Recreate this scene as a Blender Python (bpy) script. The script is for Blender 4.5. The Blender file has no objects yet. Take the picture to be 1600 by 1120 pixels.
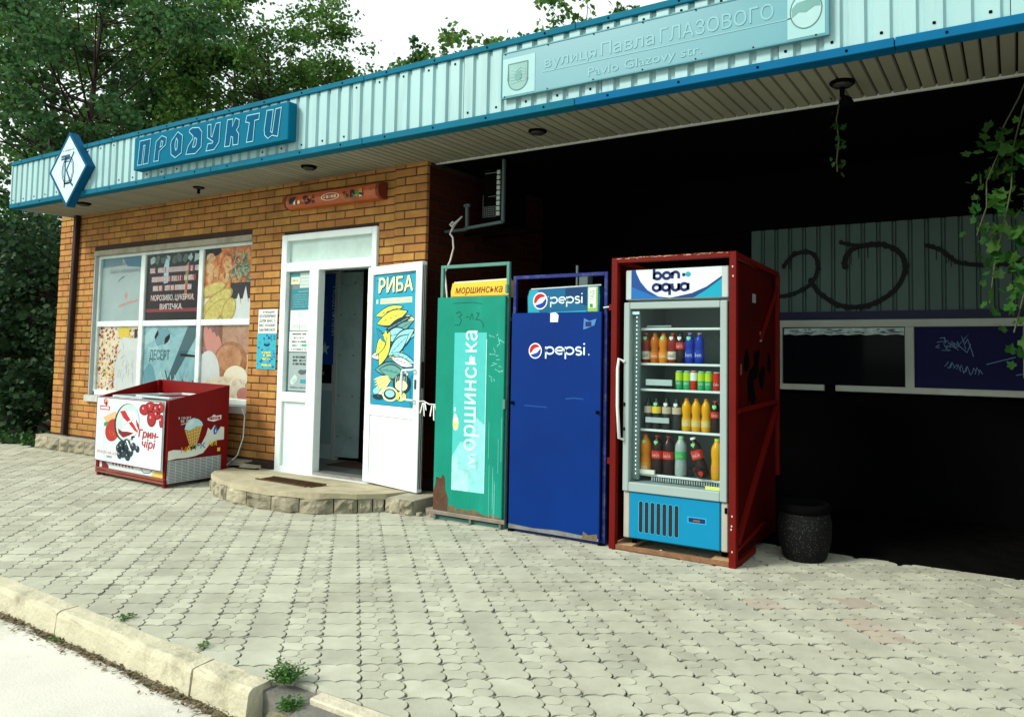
import bpy, bmesh, math, random
import numpy as np
from mathutils import Vector, Matrix
from mathutils.geometry import tessellate_polygon
random.seed(7); rng = np.random.default_rng(7)
sc = bpy.context.scene
COL = sc.collection

# ------------------------------------------------------------------ camera
def setup_camera():
    yaw, pitch, roll = -0.531724775, 0.0567650456, 0.0136545375
    cy, sy = math.cos(yaw), math.sin(yaw); cp, sp = math.cos(pitch), math.sin(pitch)
    cr, sr = math.cos(roll), math.sin(roll)
    fw = Vector((sy * cp, cy * cp, sp)); rt = Vector((cy, -sy, 0)); up = rt.cross(fw)
    r = rt * cr + up * sr; u = -rt * sr + up * cr
    cam = bpy.data.cameras.new('camera'); o = bpy.data.objects.new('camera', cam); COL.objects.link(o)
    m = Matrix((r, u, -fw)).transposed().to_4x4(); m.translation = Vector((0, -4.94904570, 1.3))
    o.matrix_world = m
    cam.sensor_width = 36; cam.lens = 1163.76588 / 1600 * 36
    cam.shift_x = -102.22 / 1600; cam.shift_y = -73.375 / 1600
    cam.clip_start = 0.05; cam.clip_end = 2000
    sc.camera = o
setup_camera()

# ------------------------------------------------------------------ sky, sun, exposure
SUN_DIR = Vector((-0.50, -0.64, 0.62)).normalized()      # from the scene towards the sun
def setup_light():
    w = bpy.data.worlds.new('World'); sc.world = w; w.use_nodes = True
    nt = w.node_tree; N = nt.nodes; L = nt.links; N.clear()
    out = N.new('ShaderNodeOutputWorld'); bg = N.new('ShaderNodeBackground'); bg.inputs['Strength'].default_value = 0.118
    sky = N.new('ShaderNodeTexSky'); sky.sky_type = 'NISHITA'; sky.sun_disc = False
    el = math.asin(SUN_DIR.z); rot = math.atan2(SUN_DIR.x, SUN_DIR.y)
    sky.sun_elevation = el; sky.sun_rotation = rot; sky.air_density = 1.2; sky.dust_density = 2.5
    tc = N.new('ShaderNodeTexCoord'); nz = N.new('ShaderNodeTexNoise'); nz.inputs['Scale'].default_value = 2.2
    nz.inputs['Detail'].default_value = 5; nz.inputs['Roughness'].default_value = 0.55
    cr = N.new('ShaderNodeValToRGB')
    cr.color_ramp.elements[0].position = 0.3; cr.color_ramp.elements[0].color = (6.6, 7.6, 7.5, 1)
    cr.color_ramp.elements[1].position = 0.7; cr.color_ramp.elements[1].color = (10.0, 10.6, 10.2, 1)
    mx = N.new('ShaderNodeMix'); mx.data_type = 'RGBA'; mx.inputs['Factor'].default_value = 0.86
    L.new(tc.outputs['Generated'], nz.inputs['Vector']); L.new(nz.outputs['Fac'], cr.inputs['Fac'])
    L.new(sky.outputs['Color'], mx.inputs['A']); L.new(cr.outputs['Color'], mx.inputs['B'])
    L.new(mx.outputs['Result'], bg.inputs['Color']); L.new(bg.outputs['Background'], out.inputs['Surface'])
    sd = bpy.data.lights.new('sun', 'SUN'); sd.energy = 3.3; sd.angle = math.radians(16); sd.color = (1.0, 0.95, 0.84)
    s = bpy.data.objects.new('sun', sd); COL.objects.link(s)
    s.rotation_euler = SUN_DIR.to_track_quat('Z', 'Y').to_euler()
    v = sc.view_settings; v.view_transform = 'Standard'; v.look = 'None'; v.gamma = 1; v.exposure = 0.38; v.use_curve_mapping = False
    cy = sc.cycles; cy.use_denoising = True; cy.max_bounces = 8; cy.diffuse_bounces = 4; cy.glossy_bounces = 4
    cy.transparent_max_bounces = 12; cy.use_adaptive_sampling = True; cy.sample_clamp_indirect = 6
setup_light()

# ------------------------------------------------------------------ materials
MATS = {}
def M(name, col=(.5, .5, .5), rough=.6, spec=.2, metal=0, var=.12, vs=5, bump=0, bs=60, dirt=0, dcol=(.05, .042, .03), ds=2.5,
      dlo=.5, dhi=.72, rnd=0, emit=None, hue=0, streak=False, coat=0, pos=False):
    if name in MATS: return MATS[name]
    m = bpy.data.materials.new(name); m.use_nodes = True; MATS[name] = m
    nt = m.node_tree; N = nt.nodes; L = nt.links; b = N['Principled BSDF']
    b.inputs['Roughness'].default_value = rough; b.inputs['Metallic'].default_value = metal
    b.inputs['Specular IOR Level'].default_value = spec; b.inputs['Coat Weight'].default_value = coat
    tc = N.new('ShaderNodeTexCoord'); here = N.new('ShaderNodeNewGeometry').outputs['Position'] if pos else tc.outputs['Object']
    def noise(scale, detail=4, vec=None, rough=.6):
        n = N.new('ShaderNodeTexNoise'); n.inputs['Scale'].default_value = scale; n.inputs['Detail'].default_value = detail
        n.inputs['Roughness'].default_value = rough
        L.new(vec or here, n.inputs['Vector']); return n
    cur = N.new('ShaderNodeRGB'); cur.outputs[0].default_value = (*col, 1); cur = cur.outputs[0]
    fac = None
    if var:
        n = noise(vs, 6); mr = N.new('ShaderNodeMapRange'); mr.inputs['From Min'].default_value = .25; mr.inputs['From Max'].default_value = .75
        mr.inputs['To Min'].default_value = 1 - var; mr.inputs['To Max'].default_value = 1 + var
        L.new(n.outputs['Fac'], mr.inputs['Value']); fac = mr.outputs['Result']
    if rnd:
        oi = N.new('ShaderNodeObjectInfo'); ge = N.new('ShaderNodeNewGeometry')
        ad = N.new('ShaderNodeMath'); ad.operation = 'ADD'; L.new(oi.outputs['Random'], ad.inputs[0]); L.new(ge.outputs['Random Per Island'], ad.inputs[1])
        fr = N.new('ShaderNodeMath'); fr.operation = 'FRACT'; L.new(ad.outputs[0], fr.inputs[0])
        mr = N.new('ShaderNodeMapRange'); mr.inputs['To Min'].default_value = 1 - rnd; mr.inputs['To Max'].default_value = 1 + rnd
        L.new(fr.outputs[0], mr.inputs['Value'])
        if fac is None: fac = mr.outputs['Result']
        else:
            mu = N.new('ShaderNodeMath'); mu.operation = 'MULTIPLY'; L.new(fac, mu.inputs[0]); L.new(mr.outputs['Result'], mu.inputs[1]); fac = mu.outputs[0]
        if hue:
            hs = N.new('ShaderNodeHueSaturation'); mr2 = N.new('ShaderNodeMapRange'); mr2.inputs['To Min'].default_value = .5 - hue; mr2.inputs['To Max'].default_value = .5 + hue
            m7 = N.new('ShaderNodeMath'); m7.operation = 'MULTIPLY'; m7.inputs[1].default_value = 7.31
            f7 = N.new('ShaderNodeMath'); f7.operation = 'FRACT'; L.new(fr.outputs[0], m7.inputs[0]); L.new(m7.outputs[0], f7.inputs[0])
            L.new(f7.outputs[0], mr2.inputs['Value']); L.new(mr2.outputs['Result'], hs.inputs['Hue']); L.new(cur, hs.inputs['Color']); cur = hs.outputs['Color']
    if fac is not None:
        vm = N.new('ShaderNodeVectorMath'); vm.operation = 'SCALE'; L.new(cur, vm.inputs[0]); L.new(fac, vm.inputs['Scale']); cur = vm.outputs['Vector']
    if dirt:
        vec = None
        if streak:
            mp = N.new('ShaderNodeMapping'); mp.inputs['Scale'].default_value = (4, 4, .35); L.new(here, mp.inputs['Vector']); vec = mp.outputs['Vector']
        n = noise(ds, 9, vec, .68); mr = N.new('ShaderNodeMapRange'); mr.inputs['From Min'].default_value = dlo; mr.inputs['From Max'].default_value = dhi
        mr.inputs['To Max'].default_value = dirt; L.new(n.outputs['Fac'], mr.inputs['Value'])
        mx = N.new('ShaderNodeMix'); mx.data_type = 'RGBA'; mx.inputs['B'].default_value = (*dcol, 1)
        L.new(mr.outputs['Result'], mx.inputs['Factor']); L.new(cur, mx.inputs['A']); cur = mx.outputs['Result']
    L.new(cur, b.inputs['Base Color'])
    if bump:
        n = noise(bs, 6); bp = N.new('ShaderNodeBump'); bp.inputs['Strength'].default_value = bump; bp.inputs['Distance'].default_value = .01
        L.new(n.outputs['Fac'], bp.inputs['Height']); L.new(bp.outputs['Normal'], b.inputs['Normal'])
    if emit:
        b.inputs['Emission Color'].default_value = (*emit[0], 1); b.inputs['Emission Strength'].default_value = emit[1]
    return m

def glass(name, tint=(.86, .93, .92), refl=.10):
    if name in MATS: return MATS[name]
    m = bpy.data.materials.new(name); m.use_nodes = True; MATS[name] = m
    nt = m.node_tree; N = nt.nodes; L = nt.links; N.clear()
    out = N.new('ShaderNodeOutputMaterial'); t = N.new('ShaderNodeBsdfTransparent'); t.inputs['Color'].default_value = (*tint, 1)
    g = N.new('ShaderNodeBsdfGlossy'); g.inputs['Roughness'].default_value = .03
    lw = N.new('ShaderNodeFresnel'); lw.inputs['IOR'].default_value = 1.45
    mx = N.new('ShaderNodeMixShader'); mu = N.new('ShaderNodeMath'); mu.operation = 'MULTIPLY'; mu.inputs[1].default_value = refl / .04
    mu.use_clamp = True
    L.new(lw.outputs[0], mu.inputs[0]); L.new(mu.outputs[0], mx.inputs['Fac']); L.new(t.outputs[0], mx.inputs[1]); L.new(g.outputs[0], mx.inputs[2])
    L.new(mx.outputs[0], out.inputs['Surface']); return m

def leafmat(name, col, trans=.25, rnd=.45, hue=.03):
    m = M(name, col, rough=.6, spec=.12, var=0, rnd=rnd, hue=hue)
    nt = m.node_tree; N = nt.nodes; L = nt.links; b = N['Principled BSDF']; out = N['Material Output']
    src = b.inputs['Base Color'].links[0].from_socket
    t = N.new('ShaderNodeBsdfTranslucent'); L.new(src, t.inputs['Color']); mx = N.new('ShaderNodeMixShader'); mx.inputs['Fac'].default_value = trans
    L.new(b.outputs[0], mx.inputs[1]); L.new(t.outputs[0], mx.inputs[2]); L.new(mx.outputs[0], out.inputs['Surface']); return m

# ------------------------------------------------------------------ mesh builder
class Plane:
    """a flat frame: origin O, unit axes U (right) and V (up); lift goes along N towards the viewer"""
    def __init__(s, O, U=(1, 0, 0), V=(0, 0, 1), W=1, H=1):
        s.O = Vector(O); s.U = Vector(U).normalized(); s.V = Vector(V).normalized(); s.N = s.U.cross(s.V); s.W = W; s.H = H
    def p(s, x, y, l=0): return s.O + s.U * (x * s.W) + s.V * (y * s.H) + s.N * l
FR = lambda y: Plane((0, y, 0))                 # the facade's direction, facing the street; x and z are world metres

class MB:
    def __init__(s): s.v = []; s.f = []; s.m = []; s.mats = []; s.sm = []
    def mi(s, mat):
        if mat not in s.mats: s.mats.append(mat)
        return s.mats.index(mat)
    def add(s, vs, fs, mat, smooth=False):
        o = len(s.v); s.v.extend([tuple(v) for v in vs]); k = s.mi(mat)
        for f in fs: s.f.append([i + o for i in f]); s.m.append(k); s.sm.append(smooth)
        return s
    def box(s, x0, x1, y0, y1, z0, z1, mat, c=0):
        return s.obox(Vector(((x0 + x1) / 2, (y0 + y1) / 2, (z0 + z1) / 2)), (abs(x1 - x0) / 2, abs(y1 - y0) / 2, abs(z1 - z0) / 2), mat, c=c)
    def obox(s, ctr, h, mat, axes=None, c=0):
        ctr = Vector(ctr); A = axes or (Vector((1, 0, 0)), Vector((0, 1, 0)), Vector((0, 0, 1)))
        P = lambda a, b, d: ctr + A[0] * a + A[1] * b + A[2] * d
        if c <= 0 or c > min(h) * .9:
            vs = [P(i * h[0], j * h[1], k * h[2]) for i in (-1, 1) for j in (-1, 1) for k in (-1, 1)]
            return s.add(vs, [(0, 1, 3, 2), (4, 6, 7, 5), (0, 4, 5, 1), (2, 3, 7, 6), (0, 2, 6, 4), (1, 5, 7, 3)], mat)
        vs = []; idx = {}
        for i in (-1, 1):
            for j in (-1, 1):
                for k in (-1, 1):
                    sg = (i, j, k)
                    for ax in range(3):
                        q = [sg[t] * (h[t] if t == ax else h[t] - c) for t in range(3)]
                        idx[(i, j, k, ax)] = len(vs); vs.append(P(*q))
        fs = []
        for ax in range(3):
            o = [t for t in range(3) if t != ax]
            for sg in (-1, 1):
                q = []
                for a, b in ((-1, -1), (1, -1), (1, 1), (-1, 1)):
                    t = [0, 0, 0]; t[ax] = sg; t[o[0]] = a; t[o[1]] = b; q.append(idx[(*t, ax)])
                fs.append(q)
            for a in (-1, 1):
                for b in (-1, 1):
                    q = []
                    for d in (-1, 1):
                        t = [0, 0, 0]; t[ax] = d; t[o[0]] = a; t[o[1]] = b
                        q.append((idx[(*t, o[0])], idx[(*t, o[1])]))
                    fs.append((q[0][0], q[0][1], q[1][1], q[1][0]))
        for i in (-1, 1):
            for j in (-1, 1):
                for k in (-1, 1): fs.append([idx[(i, j, k, a)] for a in range(3)])
        return s.add(vs, fs, mat)
    def flat(s, pl, poly, mat, lift=.001):
        return s.add([pl.p(x, y, lift) for x, y in poly], [list(range(len(poly)))], mat)
    def rect(s, pl, x0, y0, x1, y1, mat, lift=.001): return s.flat(pl, [(x0, y0), (x1, y0), (x1, y1), (x0, y1)], mat, lift)
    def ell(s, pl, x, y, rx, ry, mat, lift=.001, n=20, rot=0):
        cr, sr = math.cos(rot), math.sin(rot); k = pl.W / pl.H; out = []
        for i in range(n):
            a = 2 * math.pi * i / n; u, v = rx * math.cos(a), ry * math.sin(a)
            U = u * pl.W; V = v * pl.H
            out.append((x + (U * cr - V * sr) / pl.W, y + (U * sr + V * cr) / pl.H))
        return s.flat(pl, out, mat, lift)
    def prism(s, pl, poly, l0, l1, mat, side=None):
        n = len(poly); a = [pl.p(x, y, l0) for x, y in poly]; b = [pl.p(x, y, l1) for x, y in poly]
        s.add(a + b, [list(range(n))[::-1], list(range(n, 2 * n))], mat)
        return s.add(a + b, [(i, (i + 1) % n, n + (i + 1) % n, n + i) for i in range(n)], side or mat)
    def ribbon(s, pl, pts, w, mat, lift=.001, closed=False):
        """a flat line of width w (metres) through pts on the plane, mitred"""
        q = [Vector((x * pl.W, y * pl.H)) for x, y in pts]; n = len(q); L = []; R = []
        for i in range(n):
            a = q[i - 1] if (i > 0 or closed) else None; b = q[(i + 1) % n] if (i < n - 1 or closed) else None
            d1 = (q[i] - a).normalized() if a is not None else None; d2 = (b - q[i]).normalized() if b is not None else None
            if d1 is None: d1 = d2
            if d2 is None: d2 = d1
            t = d1 + d2
            t = t.normalized() if t.length > .05 else d1
            nn = Vector((-t.y, t.x)); k = max(.45, abs(nn.dot(Vector((-d1.y, d1.x))))); o = nn * (w / 2 / k)
            L.append(q[i] + o); R.append(q[i] - o)
        P = lambda v: pl.O + pl.U * v.x + pl.V * v.y + pl.N * lift
        vs = [P(v) for v in L] + [P(v) for v in R]; m = n if closed else n - 1
        return s.add(vs, [(i, (i + 1) % n, n + (i + 1) % n, n + i) for i in range(m)], mat)
    def tube(s, pts, r, mat, n=8, caps=True, closed=False):
        pts = [Vector(p) for p in pts]; k = len(pts); rr = r if hasattr(r, '__len__') else [r] * k; vs = []; fs = []
        ref = None
        for i, p in enumerate(pts):
            a = pts[i - 1] if (i or closed) else p; b = pts[(i + 1) % k] if (i < k - 1 or closed) else p
            t = (b - a).normalized() if (b - a).length > 1e-9 else Vector((0, 0, 1))
            if ref is None: ref = Vector((0, 0, 1)) if abs(t.z) < .9 else Vector((1, 0, 0))
            u = (ref - t * ref.dot(t)).normalized(); w = t.cross(u); ref = u
            for j in range(n):
                an = 2 * math.pi * j / n; vs.append(p + (u * math.cos(an) + w * math.sin(an)) * rr[i])
        for i in range(k if closed else k - 1):
            o1 = i * n; o2 = ((i + 1) % k) * n
            for j in range(n): fs.append((o1 + j, o1 + (j + 1) % n, o2 + (j + 1) % n, o2 + j))
        s.add(vs, fs, mat, True)
        if caps and not closed: s.add(vs[:n], [list(range(n))[::-1]], mat); s.add(vs[-n:], [list(range(n))], mat)
        return s
    def bar(s, a, b, w, mat, h=None, c=0):
        """a square section bar between two points"""
        a = Vector(a); b = Vector(b); t = (b - a); l = t.length; t.normalize()
        ref = Vector((0, 0, 1)) if abs(t.z) < .9 else Vector((0, 1, 0)); u = (ref - t * ref.dot(t)).normalized(); v = t.cross(u)
        return s.obox((a + b) / 2, (l / 2, (h or w) / 2, w / 2), mat, (t, u, v), c)
    def lathe(s, prof, ctr, mat, n=14, smooth=True):
        ctr = Vector(ctr); vs = [ctr + Vector((r * math.cos(2 * math.pi * j / n), r * math.sin(2 * math.pi * j / n), z)) for r, z in prof for j in range(n)]
        fs = [(i * n + j, i * n + (j + 1) % n, (i + 1) * n + (j + 1) % n, (i + 1) * n + j) for i in range(len(prof) - 1) for j in range(n)]
        s.add(vs, fs, mat, smooth); s.add(vs[:n], [list(range(n))[::-1]], mat); s.add(vs[-n:], [list(range(n))], mat); return s
    def text(s, pl, body, x, y, h, mat, lift=.0015, w=None, bold=0, shear=0, rot=0, align='L', res=2, sx=1):
        """lettering with cap height h (metres) whose lower left stands at x, y (plane units); w fits the width (metres)"""
        vs, fs, tw = font_mesh(body, 0, shear, res); k = h / .73; kx = k * sx
        if w: kx = w / max(tw, 1e-6)
        off = {'L': 0, 'C': -tw * kx / 2, 'R': -tw * kx}[align]; cr, sr = math.cos(rot), math.sin(rot)
        n = 0
        for dx, dy in (((0, 0),) if bold <= 0 else ((0, 0), (-bold, 0), (bold, 0), (0, bold), (0, -bold))):
            o = pl.p(x, y, lift + .0001 * n); q = []; n += 1        # heavier strokes: the print laid on again a hair to each side
            for a, b in vs:
                u = (a + dx) * kx + off; v = (b + dy) * k; q.append(o + pl.U * (u * cr - v * sr) + pl.V * (u * sr + v * cr))
            for i, f in enumerate(fs): s.add([q[j] + pl.N * (.000008 * (i % 97)) for j in f], [list(range(len(f)))], mat)   # glyph faces may overlap: keep them apart
        return s
    def mesh(s, name, org=(0, 0, 0)):
        me = bpy.data.meshes.new(name); org = Vector(org)
        me.from_pydata([tuple(Vector(v) - org) for v in s.v], [], s.f)
        for m in s.mats: me.materials.append(m)
        me.polygons.foreach_set('material_index', s.m); me.polygons.foreach_set('use_smooth', s.sm); me.update(); return me
    def build(s, name, parent=None, org=None, **kw):
        if org is None:
            org = world_loc(parent) if parent else Vector((0, 0, 0))
        me = s.mesh(name, org); o = bpy.data.objects.new(name, me); COL.objects.link(o)
        if parent: o.parent = parent
        else: o.location = org
        tag(o, **kw); return o

WL = {}
def world_loc(o): return WL.get(o.name, Vector((0, 0, 0)))
def tag(o, label=None, cat=None, group=None, kind=None):
    if label: o['label'] = label
    if cat: o['category'] = cat
    if group: o['group'] = group
    if kind: o['kind'] = kind
    return o
def thing(name, loc, label, cat, group=None):
    o = bpy.data.objects.new(name, None); COL.objects.link(o); o.location = loc; o.empty_display_size = .1
    WL[o.name] = Vector(loc); return tag(o, label, cat, group)
def part(mb, name, parent, **kw):
    """a part in its thing's frame; sub-parts of a part share that frame"""
    base = parent
    while base.parent: base = base.parent
    me = mb.mesh(name, world_loc(base)); o = bpy.data.objects.new(name, me); COL.objects.link(o); o.parent = parent
    return tag(o, **kw)
def solo(mb, name, label, cat, group=None):
    """a thing that is one mesh, its origin at the middle of its foot"""
    a = np.array([tuple(v) for v in mb.v]); org = Vector((float((a[:, 0].min() + a[:, 0].max()) / 2), float((a[:, 1].min() + a[:, 1].max()) / 2), float(a[:, 2].min())))
    o = mb.build(name, None, org, label=label, cat=cat, group=group); WL[o.name] = org; return o
FM = {}
def font_mesh(body, bold=0, shear=0, res=2):
    k = (body, bold, shear, res)
    if k in FM: return FM[k]
    c = bpy.data.curves.new('t', 'FONT'); c.body = body; c.resolution_u = res; c.offset = bold; c.shear = shear; c.space_character = 1 + bold * 3.2; c.fill_mode = 'NONE'
    o = bpy.data.objects.new('t', c); tmp = bpy.data.scenes.get('fontscene') or bpy.data.scenes.new('fontscene')
    tmp.collection.objects.link(o)
    with bpy.context.temp_override(scene=tmp, view_layer=tmp.view_layers[0]):
        dg = bpy.context.evaluated_depsgraph_get(); dg.update()
        me = bpy.data.meshes.new_from_object(o.evaluated_get(dg))
    vs = [(v.co.x, v.co.y) for v in me.vertices]; nb = {}
    for e in me.edges: a, b = e.vertices; nb.setdefault(a, []).append(b); nb.setdefault(b, []).append(a)
    loops = []; seen_ = set()
    for st in nb:
        if st in seen_: continue
        lp = [st]; seen_.add(st); cur = st
        while True:
            nx = [q for q in nb[cur] if q not in seen_]
            if not nx: break
            cur = nx[0]; seen_.add(cur); lp.append(cur)
        if len(lp) > 2: loops.append(lp)
    # a loop inside another is a hole of it: fill each outline with its own holes
    box = [(min(vs[i][0] for i in l), min(vs[i][1] for i in l), max(vs[i][0] for i in l), max(vs[i][1] for i in l)) for l in loops]
    inside = lambda a, b: a != b and box[b][0] < box[a][0] and box[a][2] < box[b][2] and box[b][1] < box[a][1] and box[a][3] < box[b][3]
    holes = {a: [b for b in range(len(loops)) if inside(a, b)] for a in range(len(loops))}; fs = []
    for a in range(len(loops)):
        if holes[a]: continue
        ring = [loops[a]] + [loops[h] for h in range(len(loops)) if a in holes[h]]; flat_ = [i for l in ring for i in l]
        for t in tessellate_polygon([[Vector((*vs[i], 0)) for i in l] for l in ring]): fs.append([flat_[i] for i in t])
    bpy.data.meshes.remove(me); bpy.data.objects.remove(o); bpy.data.curves.remove(c)
    mn = min((v[0] for v in vs), default=0); mx = max((v[0] for v in vs), default=0)
    FM[k] = ([(x - mn, y) for x, y in vs], fs, mx - mn); return FM[k]

def arc(cx, cy, rx, ry, a0, a1, n=12):
    return [(cx + rx * math.cos(math.radians(a0 + (a1 - a0) * i / n)), cy + ry * math.sin(math.radians(a0 + (a1 - a0) * i / n))) for i in range(n + 1)]
# round geometric letters as strokes (x height 1): advance, strokes
GEO = {
 'p': (1.05, [arc(.5, .5, .42, .42, 0, 360, 20), [(.08, .98), (.08, -.5)]]),
 'e': (1.02, [[(.08, .5), (.92, .5)] + arc(.5, .5, .42, .42, 0, 310, 18)]),
 's': (.80, [arc(.38, .72, .27, .22, 30, 270, 10)[:-1] + arc(.38, .26, .29, .24, 90, -150, 10)]),
 'i': (.34, [[(.14, 0), (.14, .95)], [(.14, 1.25), (.14, 1.43)]]),
 'b': (1.05, [arc(.5, .46, .40, .40, 0, 360, 20), [(.10, 1.42), (.10, .04)]]),
 'o': (1.06, [arc(.52, .46, .41, .40, 0, 360, 20)]),
 'n': (.98, [[(.12, .04), (.12, .9)], [(.12, .5)] + arc(.48, .5, .36, .38, 180, 0, 10) + [(.84, .04)]]),
 'a': (1.06, [arc(.48, .46, .40, .40, 0, 360, 20), [(.90, .9), (.90, .04)]]),
 'q': (1.06, [arc(.48, .46, .40, .40, 0, 360, 20), [(.90, .9), (.90, -.5)]]),
 'u': (.98, [[(.12, .9), (.12, .44)] + arc(.48, .44, .36, .38, 180, 360, 10) + [(.84, .9)], [(.84, .9), (.84, .04)]]),
}
def geo_text(mb, pl, body, x, y, xh, wd, mat, lift=.0015, sx=1.0):
    for ch in body:
        adv, st = GEO[ch]
        for q in st:
            cl = len(q) > 15 and abs(q[0][0] - q[-1][0]) < 1e-4 and abs(q[0][1] - q[-1][1]) < 1e-4
            pts = [(x + a * xh * sx / pl.W, y + b * xh / pl.H) for a, b in q]
            mb.ribbon(pl, pts[:-1] if cl else pts, wd, mat, lift, closed=cl)
        x += adv * xh * sx / pl.W
    return x
def globe(mb, pl, x, y, r, lift=.0015):
    """a white disc with a red upper and a blue lower wave"""
    rot = math.radians(-28); cr, sr = math.cos(rot), math.sin(rot)
    T = lambda p: (x + (p[0] * cr + p[1] * sr) * r, y + (-p[0] * sr + p[1] * cr) * r)
    mb.ell(pl, x, y, r * 1.10, r * 1.10, M('print_white', (.78, .82, .82), .45), lift, 28)
    up = arc(0, 0, .93, .93, 8, 172, 16) + [(-.6, .10), (-.2, .30), (.25, .34), (.62, .22)]
    lo = arc(0, 0, .93, .93, -172, -8, 16) + [(.6, -.22), (.2, -.36), (-.25, -.30), (-.62, -.20)]
    mb.flat(pl, [T(p) for p in up], M('globe_red', (.42, .012, .02), .45), lift + .0006)
    mb.flat(pl, [T(p) for p in lo], M('globe_blue', (.005, .04, .30), .45), lift + .0006)
def blob(cx, cy, rx, ry, n=14, j=.18, rot=0, seed=0):
    r = random.Random(seed); out = []
    for i in range(n):
        a = 2 * math.pi * i / n; k = 1 + r.uniform(-j, j); u, v = rx * k * math.cos(a), ry * k * math.sin(a)
        out.append((cx + u * math.cos(rot) - v * math.sin(rot), cy + u * math.sin(rot) + v * math.cos(rot)))
    return out
def leafshape(cx, cy, l, w, rot, n=6):
    pts = [(-l, 0)] + [(-l + 2 * l * i / n, w * math.sin(math.pi * i / n)) for i in range(1, n)] + [(l, 0)] + [(l - 2 * l * i / n, -w * math.sin(math.pi * i / n)) for i in range(1, n)]
    c, s_ = math.cos(rot), math.sin(rot); return [(cx + a * c - b * s_, cy + a * s_ + b * c) for a, b in pts]

# ------------------------------------------------------------------ camera projection (used only to rank pieces by how large they show)
def cam_project():
    cam = sc.camera; m = cam.matrix_world.inverted(); f = 1163.766
    def pr(p):
        q = m @ Vector(p)
        if q.z > -.2: return None
        return (902.22 + f * q.x / -q.z, 486.6 - f * q.y / -q.z, -q.z)
    return pr
PR = cam_project()
def seen(p, mx=160, my=120):
    q = PR(p); return q is not None and -mx < q[0] < 1600 + mx and -my < q[1] < 1120 + my

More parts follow.
